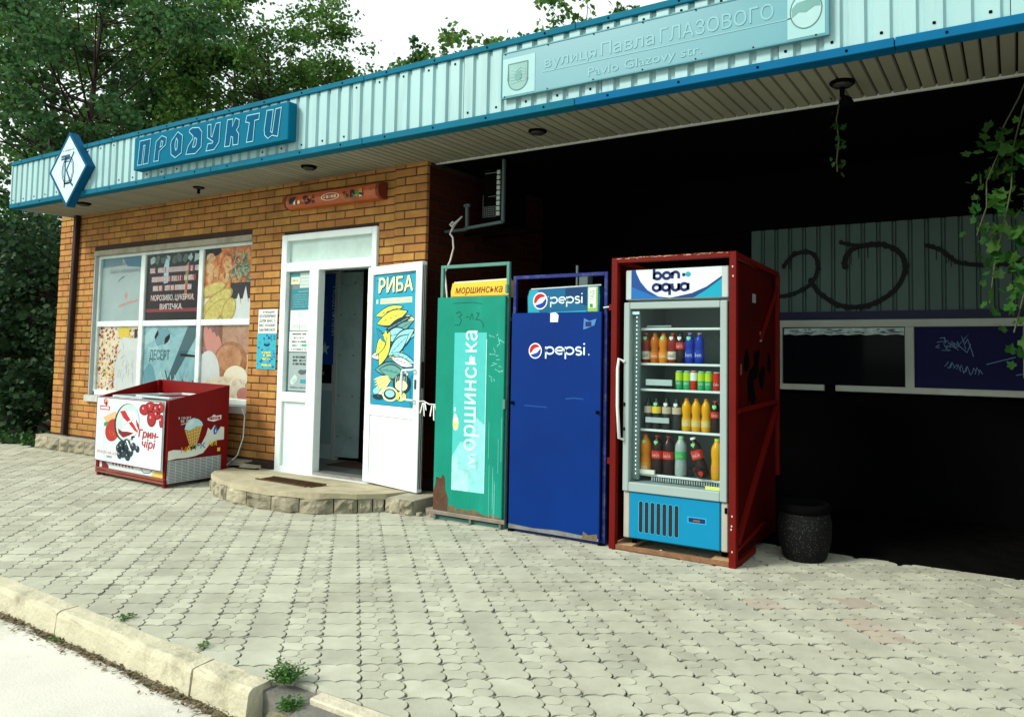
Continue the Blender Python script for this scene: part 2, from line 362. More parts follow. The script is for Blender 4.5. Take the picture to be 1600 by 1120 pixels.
# ================================================================== SETTING
def kerb_back(x): return -2.89 - .030 * (x + 4.99)
def build_ground():
    g = MB(); g.box(-400, 400, -400, 400, -.45, -.20, M('soil', (.055, .05, .03), .95, var=.4, vs=.8, bump=.6, bs=9))
    g.build('ground', kind='structure')
    r = MB(); road = M('road_surface', (.52, .515, .46), .88, var=.14, vs=1.6, bump=.35, bs=90, dirt=.7, dcol=(.20, .19, .15), ds=1.1, dlo=.50, dhi=.72)
    r.box(-40, 14, -14, -2.93, -.19, -.115, road); r.build('road', kind='structure')
    m_base = M('joint_sand', (.012, .011, .008), .95, var=.35, vs=9, bump=.5, bs=120)
    b = MB(); b.box(-11.1, 6, -2.93, 3.2, -.16, -.030, m_base); b.box(-40, -11.1, -2.93, -.12, -.16, -.030, m_base)
    pav = b.build('pavement', kind='structure')
    # ---- pavers
    A = np.array([.139, .094]); B = np.array([-.118, .110]); O = np.array([-2.121, -2.686])
    g_ = lambda t: abs(math.sin(2 * math.pi * t)) ** .6
    def tile(i, j, sh=.950, nn=8):
        st = []
        for k in range(nn): t = k / nn; st.append((t, .10 * g_(t)))
        for k in range(nn): t = k / nn; st.append((1 + .11 * g_(t), t))
        for k in range(nn): t = 1 - k / nn; st.append((t, 1 + .10 * g_(t)))
        for k in range(nn): t = 1 - k / nn; st.append((.11 * g_(t), t))
        return [(.555 + (s - .555) * sh, .55 + (t - .55) * sh) for s, t in st]
    W = lambda s, t: A * s + B * t
    mp = M('paver_concrete', (.40, .41, .325), .8, spec=.25, var=.16, vs=5, bump=.5, bs=170, rnd=.13, dirt=.55, dcol=(.21, .20, .15), ds=1.7, dlo=.47, dhi=.75, pos=True)
    mr = M('paver_red', (.38, .335, .27), .8, spec=.25, var=.10, vs=14, bump=.35, bs=160, rnd=.12, dirt=.4, dcol=(.22, .2, .16), ds=3.0)
    mg = M('paver_groove', (.25, .256, .205), .95, var=.3, vs=20)
    def slab(mb, poly, z1, z0, mat, off=(0, 0)):
        n = len(poly); t = [(p[0] + off[0], p[1] + off[1], z1) for p in poly]; c = [(p[0] + off[0], p[1] + off[1], z0) for p in poly]
        mb.add(t, [list(range(n))], mat); mb.add(t + c, [(k, n + k, n + (k + 1) % n, (k + 1) % n) for k in range(n)], mat)
    def shape(mb, kind, mat, off=(0, 0), dz=0, clip=None):
        poly = [tuple(W(*p)) for p in tile(0, 0)]
        if clip: poly = clip(poly, off)
        if len(poly) < 3: return
        if kind == 0 or clip: slab(mb, poly, dz, dz - .045, mat, off); return
        slab(mb, poly, dz - .0045, dz - .045, mg, off)
        st = tile(0, 0, .950, 10); cs = ((.30, .83), (.835, .295)); rr = .225
        def piece(c, lo):
            q = []
            for k in range(44):
                a = 2 * math.pi * k / 44; d = (math.cos(a), math.sin(a)); L = 1.0
                for m in range(len(st)):
                    p, w = st[m], st[(m + 1) % len(st)]; e = (w[0] - p[0], w[1] - p[1]); den = d[0] * e[1] - d[1] * e[0]
                    if abs(den) < 1e-9: continue
                    t = ((p[0] - c[0]) * e[1] - (p[1] - c[1]) * e[0]) / den; u = ((p[0] - c[0]) * d[1] - (p[1] - c[1]) * d[0]) / den
                    if t > 0 and 0 <= u <= 1: L = min(L, t)
                for o in cs:
                    f = (o[0] - c[0], o[1] - c[1]); b_ = f[0] * d[0] + f[1] * d[1]; h2 = f[0] ** 2 + f[1] ** 2 - b_ * b_
                    if b_ > 0 and h2 < (rr + .022) ** 2: L = min(L, b_ - math.sqrt((rr + .022) ** 2 - h2))
                if lo and d[0] + d[1] > 1e-6: L = min(L, (1.085 - c[0] - c[1]) / (d[0] + d[1]))
                if not lo and d[0] + d[1] < -1e-6: L = min(L, (1.115 - c[0] - c[1]) / (d[0] + d[1]))
                q.append((c[0] + d[0] * max(L, .02), c[1] + d[1] * max(L, .02)))
            return q
        for q in (piece((.78, .80), False), piece((.33, .33), True)): slab(mb, [tuple(W(*p)) for p in q], dz, dz - .006, mat, off)
        for cx, cy in ((.30, .83), (.835, .295)):
            slab(mb, [tuple(W(cx + .225 * math.cos(2 * math.pi * k / 16), cy + .225 * math.sin(2 * math.pi * k / 16))) for k in range(16)], dz, dz - .006, mat, off)
    cells = []
    for i in range(-60, 60):
        for j in range(-75, 80):
            o = O + A * i + B * j; c = o + (A + B) / 2
            if c[0] < -15 or c[0] > 1.6 or c[1] > 1.75: continue
            if c[1] > -.03 and -10.9 < c[0] < -4.42: continue
            if c[1] > .30: continue
            if c[0] < -10.9 and c[1] > -.15: continue
            if not seen((c[0], c[1], 0), 260, 160): continue
            yb = kerb_back(c[0]) if c[0] < -2.42 else -2.915
            if c[1] < yb - .10: continue
            p0 = [PR((*(o + W(*q)), 0)) for q in ((0, 0), (1, 0), (1, 1), (0, 1))]
            if any(p is None for p in p0): continue
            ar = abs(sum(p0[k][0] * p0[(k + 1) % 4][1] - p0[(k + 1) % 4][0] * p0[k][1] for k in range(4))) / 2
            q = PR((c[0], c[1], 0)); inside = 0 < q[0] < 1600 and 0 < q[1] < 1120
            edge = c[1] < yb + .11
            if -6.95 < c[0] < -4.2 and c[1] > -.35: inside = False
            cells.append((ar if inside else 0, i, j, o, edge, yb, c))
    cells.sort(key=lambda t: -t[0])
    meshes = {}
    def get(kind, red):
        k = (kind, red)
        if k not in meshes:
            mb = MB(); shape(mb, kind, mr if red else mp); meshes[k] = mb.mesh('paver')
        return meshes[k]
    rest = MB(); r = random.Random(3); n = 0
    for ar, i, j, o, edge, yb, c in cells:
        kind = i % 2; red = r.random() < (.06 if c[0] > -1.2 and c[1] > -1.4 else .0); dz = r.uniform(-.0025, .0015)
        if edge:
            def clip(poly, off, yb=yb):
                out = []; lim = yb + .004
                for k in range(len(poly)):
                    a = poly[k]; b_ = poly[(k + 1) % len(poly)]; fa = a[1] + off[1] - lim; fb = b_[1] + off[1] - lim
                    if fa >= 0: out.append(a)
                    if fa * fb < 0: u = fa / (fa - fb); out.append((a[0] + (b_[0] - a[0]) * u, a[1] + (b_[1] - a[1]) * u))
                return out
            if n < 300 and ar > 0:
                mb = MB(); shape(mb, kind, mp, (0, 0), 0, lambda p, off: clip(p, (o[0], o[1])))
                if not mb.v: continue
                ob = bpy.data.objects.new('paver', mb.mesh('paver')); COL.objects.link(ob); ob.parent = pav; ob.location = (o[0], o[1], dz); n += 1
            else: shape(rest, kind, mp, (o[0], o[1]), dz, clip)
        elif n < 300 and ar > 0:
            ob = bpy.data.objects.new('paver', get(kind, red)); COL.objects.link(ob); ob.parent = pav; ob.location = (o[0], o[1], dz)
            ob.rotation_euler = (r.uniform(-.008, .008), r.uniform(-.008, .008), r.uniform(-.008, .008)); n += 1
        else: shape(rest, kind, mr if red else mp, (o[0], o[1]), dz)
    part(rest, 'paver', pav, kind='stuff')
    mb = MB(); mb.box(-4.45, 3.0, .27, 3.2, -.02, .004, M('shade_floor', (.004, .004, .004), .98, spec=.0, var=.4, vs=6, bump=.8, bs=60)); mb.build('recess_floor', kind='structure')  # near-black slab: the canopy's shade painted as the floor's colour
    # ---- kerb stones
    mk = M('kerb_concrete', (.46, .44, .32), .9, var=.15, vs=7, bump=.9, bs=45, dirt=.75, dcol=(.10, .09, .05), ds=4.5, dlo=.53, dhi=.72)
    k0 = MB(); k0.box(-20, -2.6, -2.98, -2.9, -.2, -.16, mk); kerb = k0.build('kerb', kind='structure')
    xs = [-14.2, -13.1, -12.0, -10.9, -9.75, -8.6, -7.45, -6.3, -5.18, -4.06, -2.905, -2.53]
    for a, b_ in zip(xs[:-1], xs[1:]):
        y = kerb_back((a + b_) / 2); w = .105; seg = max(2, int((b_ - a) / .09)); mb = MB(); vs = []; rr = random.Random(a)
        prof = [(0, -.16), (0, .004), (-.008, .010), (-w * .78, .008), (-w * .95, .001), (-w, -.014), (-w - .014, -.16)]
        for s_ in range(seg + 1):
            x = a + .006 + (b_ - a - .012) * s_ / seg; yy = -.03 * (x - (a + b_) / 2)
            for t, (py, pz) in enumerate(prof):
                j = rr.uniform(-.004, .004) if t in (2, 3, 4, 5) else 0
                vs.append((x, y + yy + py + j, pz + (rr.uniform(-.004, .003) if t in (3, 4) else 0)))
        m = len(prof); fs = [(s_ * m + t, s_ * m + t + 1, (s_ + 1) * m + t + 1, (s_ + 1) * m + t) for s_ in range(seg) for t in range(m - 1)]
        mb.add(vs, fs, mk, False); mb.add(vs[:m], [list(range(m))], mk); mb.add(vs[-m:], [list(range(m))[::-1]], mk)
        part(mb, 'kerb_stone', kerb)
    # a sunk, mossy kerb stone where the kerb drops, the asphalt patch and the flush edging
    mm = M('mossy_concrete', (.24, .23, .15), .95, var=.3, vs=12, bump=1, bs=60, dirt=.8, dcol=(.04, .05, .015), ds=8, dlo=.45, dhi=.65)
    mb = MB(); mb.prism(Plane((0, 0, -.05), (1, 0, 0), (0, 1, 0)), [(-2.44, -3.04), (-2.31, -3.01), (-2.12, -3.4), (-2.0, -3.75), (-2.22, -3.75), (-2.36, -3.18)], -.1, -.005, mm)
    part(mb, 'kerb_stone', kerb, label='sunk mossy kerb stone turning away from the kerb end')
    mb = MB(); ma = M('asphalt', (.20, .20, .175), .95, var=.2, vs=30, bump=1, bs=220, dirt=.4, dcol=(.07, .07, .05), ds=10)
    mb.prism(Plane((0, 0, 0), (1, 0, 0), (0, 1, 0)), [(-2.54, -2.86), (-2.30, -2.86), (-2.28, -2.965), (1.5, -3.06), (1.5, -3.9), (-1.9, -3.9), (-2.30, -3.03), (-2.54, -3.0)], -.12, -.016, ma)
    mb.build('asphalt_patch', kind='structure')
    mb = MB(); me_ = M('edging_concrete', (.50, .47, .36), .9, var=.15, vs=14, bump=.7, bs=70, dirt=.5, dcol=(.2, .19, .14), ds=9)
    x = -2.30
    e0 = MB(); e0.box(-2.3, 1.6, -2.985, -2.945, -.15, -.05, me_); ed = e0.build('edging', kind='structure')
    while x < 1.5:
        l = .5; mb = MB(); mb.obox((x + l / 2, -2.952 - .004 * (x + 2.3), -.04), (l / 2 - .004, .032, .046), me_, c=.006); part(mb, 'edging_stone', ed); x += l
    # ---- dry litter gathered along the foot of the kerb
    mb = MB(); ml = leafmat('litter', (.12, .095, .055), .05, .6, .02); r = random.Random(11)
    ml2 = M('gutter_dirt', (.12, .105, .065), .95, var=.5, vs=30, bump=1, bs=90)
    pts = []; pts2 = []
    for k in range(90):
        x = -9 + k * .078; y = kerb_back(x) - .105; pts.append((x, y)); pts2.append((x, y - .018 - .03 * r.random() - .012 * math.sin(k * .6)))
    vs = [(a, b_, -.1) for a, b_ in pts] + [(a, b_, -.1135) for a, b_ in pts2]; n_ = len(pts)
    mb.add(vs, [(k, k + 1, n_ + k + 1, n_ + k) for k in range(n_ - 1)], ml2, True)
    for k in range(2600):
        x = r.uniform(-8.5, -2.35); d = abs(r.gauss(0, .032)); y = kerb_back(x) - .108 - d; z = -.112 + .02 * math.exp(-d * 20) * r.random() + .002
        a = r.uniform(0, 6.28); l = r.uniform(.006, .016); w = l * r.uniform(.3, .6); u = Vector((math.cos(a), math.sin(a), r.uniform(-.4, .4))) * l; v = Vector((-math.sin(a), math.cos(a), r.uniform(-.3, .3))) * w; c = Vector((x, y, z))
        mb.add([c - u, c - v, c + u, c + v], [(0, 1, 2, 3)], ml)
    mb.build('leaf_litter', kind='stuff')
build_ground()

def weed(name, ctr, n, spread, h, label, seed, group=None):
    r = random.Random(seed); mb = MB(); lf = leafmat('weed_leaf', (.055, .15, .03), .3, .4, .03); st = M('weed_stem', (.08, .14, .04))
    for k in range(n):
        a = r.uniform(0, 6.28); d = spread * r.random() ** .6; tip = Vector(ctr) + Vector((math.cos(a) * d, math.sin(a) * d, h * r.uniform(.3, 1) * (1 - .5 * d / spread)))
        base = Vector(ctr) + Vector((math.cos(a) * d * .3, math.sin(a) * d * .3, 0)); mb.tube([base, base.lerp(tip, .6) + Vector((0, 0, h * .1)), tip], .0012, st, 3, False)
        for q in range(5):
            c = base.lerp(tip, .4 + .15 * q) + Vector((r.gauss(0, .006), r.gauss(0, .006), .008)); l = r.uniform(.008, .016); an = r.uniform(0, 6.28)
            u = Vector((math.cos(an), math.sin(an), r.uniform(-.2, .6))) * l; v = Vector((-math.sin(an), math.cos(an), r.uniform(-.3, .3))) * l * .45
            mb.add([c, c + u * .5 + v, c + u, c + u * .5 - v], [(0, 1, 2, 3)], lf)
    return solo(mb, name, label, 'weed', group)
weed('weed', (-2.485, -2.935, .0), 95, .075, .10, 'bushy green weed growing at the broken end of the kerb', 1)
weed('weed', (-2.335, -3.03, -.03), 50, .055, .05, 'low green weed below the kerb end beside the asphalt patch', 2)
weed('weed', (-3.70, -2.885, .0), 14, .045, .02, 'small flat tuft of weed in the joint behind the kerb', 3)
weed('weed', (-3.09, -2.90, .0), 8, .04, .014, 'sparse sprouts behind the kerb near its joint', 4)
weed('weed', (-4.0, -3.035, -.115), 14, .06, .025, 'tiny weed in the gutter at the foot of the kerb', 5)

# ================================================================== SHOP BUILDING
BR0, BR1, CH, Z0, ZT = -10.835, -4.45, .0765, .19, 3.0
def brick_mesh(w, cache={}):
    k = round(w, 3)
    if k in cache: return cache[k]
    mb = MB(); h = .0655; c = .004; d = .045; m = M('brick', (.385, .19, .055), .88, spec=.12, var=.20, vs=9, bump=.5, bs=130, rnd=.15, hue=.010, dirt=.6, dcol=(.15, .065, .022), ds=2.2, dlo=.48, dhi=.72, pos=True)
    x0, x1, z0, z1 = -w / 2, w / 2, -h / 2, h / 2
    vs = [(x0 + c, 0, z0 + c), (x1 - c, 0, z0 + c), (x1 - c, 0, z1 - c), (x0 + c, 0, z1 - c), (x0, c, z0), (x1, c, z0), (x1, c, z1), (x0, c, z1), (x0, d, z0), (x1, d, z0), (x1, d, z1), (x0, d, z1)]
    fs = [(0, 1, 2, 3)] + [(a, a + 4, (a + 1) % 4 + 4, (a + 1) % 4) for a in range(4)] + [(a + 4, a + 8, (a + 1) % 4 + 8, (a + 1) % 4 + 4) for a in range(4)]
    mb.add(vs, fs, m); cache[k] = mb.mesh('brick'); return cache[k]

shop = thing('shop_building', (-7.5, 0, 0), 'single storey shop of ochre brick under a canopy faced with pale corrugated sheet', 'shop')
m_white = M('white_plastic', (.70, .80, .79), .35, spec=.5, var=.05, vs=4, dirt=.25, dcol=(.35, .38, .34), ds=5, dlo=.55, dhi=.8)
m_white2 = M('white_paint', (.62, .66, .63), .6, var=.08, vs=6, dirt=.4, dcol=(.30, .29, .24), ds=6)
m_mortar = M('mortar', (.045, .030, .022), .95, var=.3, vs=20, bump=.6, bs=90)
m_dark = M('near_black', (.0018, .002, .002), .85, spec=.03, var=.3, vs=3)  # near-black for dark parts; also puts the recess's deep shade into its colour
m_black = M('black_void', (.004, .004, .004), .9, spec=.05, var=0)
m_concrete = M('concrete', (.33, .31, .24), .92, var=.18, vs=6, bump=.7, bs=60, dirt=.6, dcol=(.12, .10, .06), ds=5)
m_teal = M('teal_trim', (.007, .12, .19), .6, spec=.03, var=.12, vs=3, dirt=.3, dcol=(.02, .08, .12), ds=4)
m_sheet = M('fascia_sheet', (.285, .475, .49), .45, spec=.25, var=.07, vs=1.5, dirt=.6, dcol=(.15, .26, .27), ds=1.6, streak=True, dlo=.5, dhi=.8)
m_soffit = M('soffit_plank', (.25, .24, .18), .7, var=.10, vs=3, rnd=.10, dirt=.45, dcol=(.16, .14, .09), ds=3)
m_glassdark = M('dark_glass', (.004, .005, .006), .08, spec=.05, var=0)
m_glass = glass('clear_glass')

def build_wall():
    holes = [(-9.97, -6.878, .70, 2.50), (-6.37, -5.05, .10, 2.452)]
    mb = MB(); y0, y1 = .006, .30
    mb.box(BR0 + .004, -9.97, y0, y1, 0, ZT, m_mortar); mb.box(-6.878, -6.37, y0, y1, 0, ZT, m_mortar); mb.box(-5.05, BR1 - .004, y0, y1, 0, ZT, m_mortar)
    mb.box(-9.97, -6.878, y0, y1, 0, .66, m_mortar); mb.box(-9.97, -6.878, y0, y1, 2.502, ZT, m_mortar); mb.box(-6.37, -5.05, y0, y1, 2.452, ZT, m_mortar)
    mb.box(-4.83, BR1 - .004, -.024, y0 - .001, 0, ZT, m_mortar)
    wall = part(mb, 'brick_wall', shop)
    br = []; r = random.Random(5); i = 0; z = Z0
    while z + .06 < ZT + .03:
        zc = z + CH / 2; x = BR0 - (.13 if i % 2 else 0)
        while x < -4.83 - .01:
            a = max(x + .005, BR0); b = min(x + .255, -4.834)
            segs = [(a, b)]
            for hx0, hx1, hz0, hz1 in holes:
                if hz0 - .03 < zc < hz1 + .028:
                    ns = []
                    for s0, s1 in segs:
                        if s1 <= hx0 or s0 >= hx1: ns.append((s0, s1))
                        else:
                            if s0 < hx0: ns.append((s0, hx0))
                            if s1 > hx1: ns.append((hx1, s1))
                    segs = ns
            for s0, s1 in segs:
                if s1 - s0 > .03: br.append((s0, s1, zc, 0))
            x += .26
        for s0, s1 in (((-4.828, -4.583), (-4.573, BR1)) if i % 2 else ((-4.828, -4.713), (-4.703, BR1))): br.append((s0, s1, zc, -.03))
        z += CH; i += 1
    def size(t):
        p = [PR(((t[0]), t[3], t[2])), PR(((t[1]), t[3], t[2]))]
        q = PR(((t[0] + t[1]) / 2, t[3], t[2])); vis = not (q[1] < 330 and q[1] < 0)
        hid = (-8.2 < t[0] < -6.9 and t[2] < .8) or (t[0] > -5.1 and t[2] < 2.05)
        return 0 if hid else abs(p[1][0] - p[0][0])
    br.sort(key=lambda t: -size(t)); rest = MB()
    for n, (s0, s1, zc, y) in enumerate(br):
        me = brick_mesh(s1 - s0); loc = Vector(((s0 + s1) / 2, y + r.uniform(-.002, .002), zc))
        if n < 300:
            o = bpy.data.objects.new('brick', me); COL.objects.link(o); o.parent = wall; o.location = loc - world_loc(shop)
            o.rotation_euler = (r.uniform(-.008, .008), r.uniform(-.004, .004), r.uniform(-.01, .01))
        else:
            rest.add([v.co + loc for v in me.vertices], [list(p.vertices) for p in me.polygons], MATS['brick'])
    part(rest, 'brick', wall, kind='stuff')
    # side wall of the recess, the same brick with deep shade put into its colour
    mb = MB(); mb.box(BR1 - .30, BR1 - .004, .302, 1.9, 0, ZT, m_mortar); sw = part(mb, 'side_wall', shop); rest = MB()
    mdb = M('shaded_brick', (.045, .010, .005), .9, spec=.1, var=.2, vs=20, rnd=.25)
    for i in range(36):
        y = .0 - (.13 if i % 2 else 0)
        while y < 1.85:
            a = max(y, .0); b = min(y + .25, 1.88)
            if b - a > .03: rest.box(BR1 - .03, BR1 + .004, a + .004, b - .002, .19 + i * CH + .005, .19 + i * CH + .0705, mdb)
            y += .26
    part(rest, 'brick', sw, kind='stuff')
    # rest of the body of the shop
    mb = MB(); mb.box(BR0 + .02, -8.0, 6.0, 6.3, 0, ZT, m_mortar); mb.box(BR0, BR0 + .3, .302, 6.0, 0, ZT, MATS['brick'])
    part(mb, 'rear_wall', shop)
    mb = MB(); mb.box(-7.25, -7.15, .302, 3.2, 0, 2.6, M('vestibule_wall', (.55, .70, .72), .6)); mb.box(-4.95, -4.82, .302, 3.2, 0, 2.6, MATS['vestibule_wall'])
    mb.box(-7.25, -4.82, 3.2, 3.3, 0, 2.6, m_black); mb.box(-7.25, -4.82, .302, 3.2, 2.6, 2.65, MATS['vestibule_wall'])
    part(mb, 'vestibule', shop)
    mb = MB(); mb.box(-7.25, -4.82, .06, 3.2, -.02, .085, M('linoleum', (.22, .24, .23), .4, spec=.5, var=.3, vs=8))
    mb.box(-6.35, -4.95, .60, .90, .085, .093, M('brown_mat', (.13, .07, .05), .9, var=.3, vs=30, bump=.8, bs=200)); part(mb, 'vestibule_floor', shop)
    # plinth of split stone
    mb = MB(); mb.box(-10.93, -6.75, -.095, .004, -.05, .155, m_mortar); mb.prism(Plane((0, -.115, 0)), [(-10.95, .155), (-6.75, .155), (-6.75, .17), (-10.95, .17)], -.125, 0, m_concrete)
    pl = part(mb, 'plinth', shop); x = -10.96; k = 0; ms = M('split_stone', (.35, .325, .235), .92, var=.35, vs=14, bump=1.6, bs=22, rnd=.22, dirt=.85, dcol=(.075, .065, .04), ds=7, dlo=.45, dhi=.64)
    while x < -6.8:
        w = r.uniform(.22, .42); mb = MB(); rough_stone(mb, x + .005, x + w - .005, -.125, -.09, -.02, .152, ms, k); part(mb, 'stone', pl); x += w; k += 1
    mb = MB(); mb.bar((-10.415, -.035, .19), (-10.36, -.035, 2.98), .07, M('downpipe_paint', (.022, .010, .008), .6, var=.2, dirt=.4, dcol=(.05, .02, .01)), .055, .008); part(mb, 'downpipe', shop)
def rough_stone(mb, x0, x1, y0, y1, z0, z1, mat, seed, nx=5, nz=4):
    r = random.Random(seed * 13 + 1); vs = []
    for i in range(nx + 1):
        for j in range(nz + 1):
            e = 0 if i in (0, nx) or j in (0, nz) else 1
            vs.append((x0 + (x1 - x0) * i / nx + r.uniform(-.006, .006) * (1 if 0 < i < nx else .5), y0 + (r.uniform(-.022, .012) if e else .014), z0 + (z1 - z0) * j / nz + r.uniform(-.004, .004)))
    fs = [(i * (nz + 1) + j, (i + 1) * (nz + 1) + j, (i + 1) * (nz + 1) + j + 1, i * (nz + 1) + j + 1) for i in range(nx) for j in range(nz)]
    mb.add(vs, fs, mat)
    P = [(x0, y1, z0), (x1, y1, z0), (x1, y1, z1), (x0, y1, z1)]
    c = [vs[0], vs[nx * (nz + 1)], vs[-1], vs[nz]]
    top = [vs[i * (nz + 1) + nz] for i in range(nx + 1)]; mb.add(top + [P[2], P[3]], [list(range(nx + 3))], mat)
    lf = [vs[j] for j in range(nz + 1)]; mb.add(lf + [P[3], P[0]], [list(range(nz + 3))], mat)
    rt = [vs[nx * (nz + 1) + j] for j in range(nz + 1)]; mb.add(rt + [P[2], P[1]], [list(range(nz + 3))], mat)
build_wall()

def scrawl(mb, pl, x0, x1, y, h, mat, lift=.002, seed=0, bold=.25, gap=.35):
    """a line of print too small to read: a row of broken upright strokes"""
    r = random.Random(seed); x = x0; k = pl.W / pl.H
    hx = h / k if False else h
    w = h * pl.H / pl.W * .55
    while x < x1 - w:
        if r.random() < .12: x += w * 1.2; continue
        t = w * bold
        mb.rect(pl, x, y, x + t, y + h, mat, lift)
        if r.random() < .75: mb.rect(pl, x + w * .62, y, x + w * .62 + t, y + h, mat, lift)
        if r.random() < .6: yy = y + h * r.choice((0, .42, .82)); mb.rect(pl, x + t, yy, x + w * .62, yy + h * .18, mat, lift)
        x += w * (1 + gap)

def photo(name, cols, scale=6, rough=.35, dist=1.5):
    """a printed picture seen from afar: soft blotches of a few inks"""
    if name in MATS: return MATS[name]
    m = M(name, (1, 1, 1), rough, var=0); nt = m.node_tree; N = nt.nodes; L = nt.links; tc = N.new('ShaderNodeTexCoord'); n = N.new('ShaderNodeTexNoise')
    n.inputs['Scale'].default_value = scale; n.inputs['Detail'].default_value = 7; n.inputs['Roughness'].default_value = .62; n.inputs['Distortion'].default_value = dist
    cr = N.new('ShaderNodeValToRGB'); k = len(cols); cr.color_ramp.elements[0].position = .30; cr.color_ramp.elements[0].color = (*cols[0], 1); cr.color_ramp.elements[1].position = .70; cr.color_ramp.elements[1].color = (*cols[-1], 1)
    for i in range(1, k - 1): e = cr.color_ramp.elements.new(.30 + .40 * i / (k - 1)); e.color = (*cols[i], 1)
    L.new(tc.outputs['Object'], n.inputs['Vector']); L.new(n.outputs['Fac'], cr.inputs['Fac']); L.new(cr.outputs['Color'], N['Principled BSDF'].inputs['Base Color']); return m
P_ = lambda n, c=(.5, .5, .5), **k: M('print_' + n, c, k.pop('rough', .5), var=k.pop('var', .06), vs=12, **k)
pw = P_('white', (.64, .69, .68)); pk = P_('black', (.012, .014, .018)); pr_ = P_('red', (.40, .012, .02)); pdr = P_('dark_red', (.16, .006, .012))
py = P_('yellow', (.72, .56, .05)); pb = P_('blue', (.012, .09, .38)); pt = P_('teal', (.03, .26, .34)); pg = P_('green', (.04, .22, .06)); po = P_('orange', (.62, .17, .02))
ppale = P_('pale_teal', (.34, .49, .49)); pgrey = P_('grey', (.28, .30, .29)); pbrown = P_('brown', (.22, .09, .03)); pbeige = P_('beige', (.66, .50, .33)); pcream = P_('cream', (.78, .70, .52)); ppink = P_('pink', (.60, .27, .22)); pnavy = P_('navy', (.008, .02, .10)); psky = P_('pale_blue', (.40, .66, .74))
m_frame = M('window_frame_paint', (.60, .70, .68), .5, var=.08, vs=5, dirt=.45, dcol=(.28, .30, .26), ds=7)

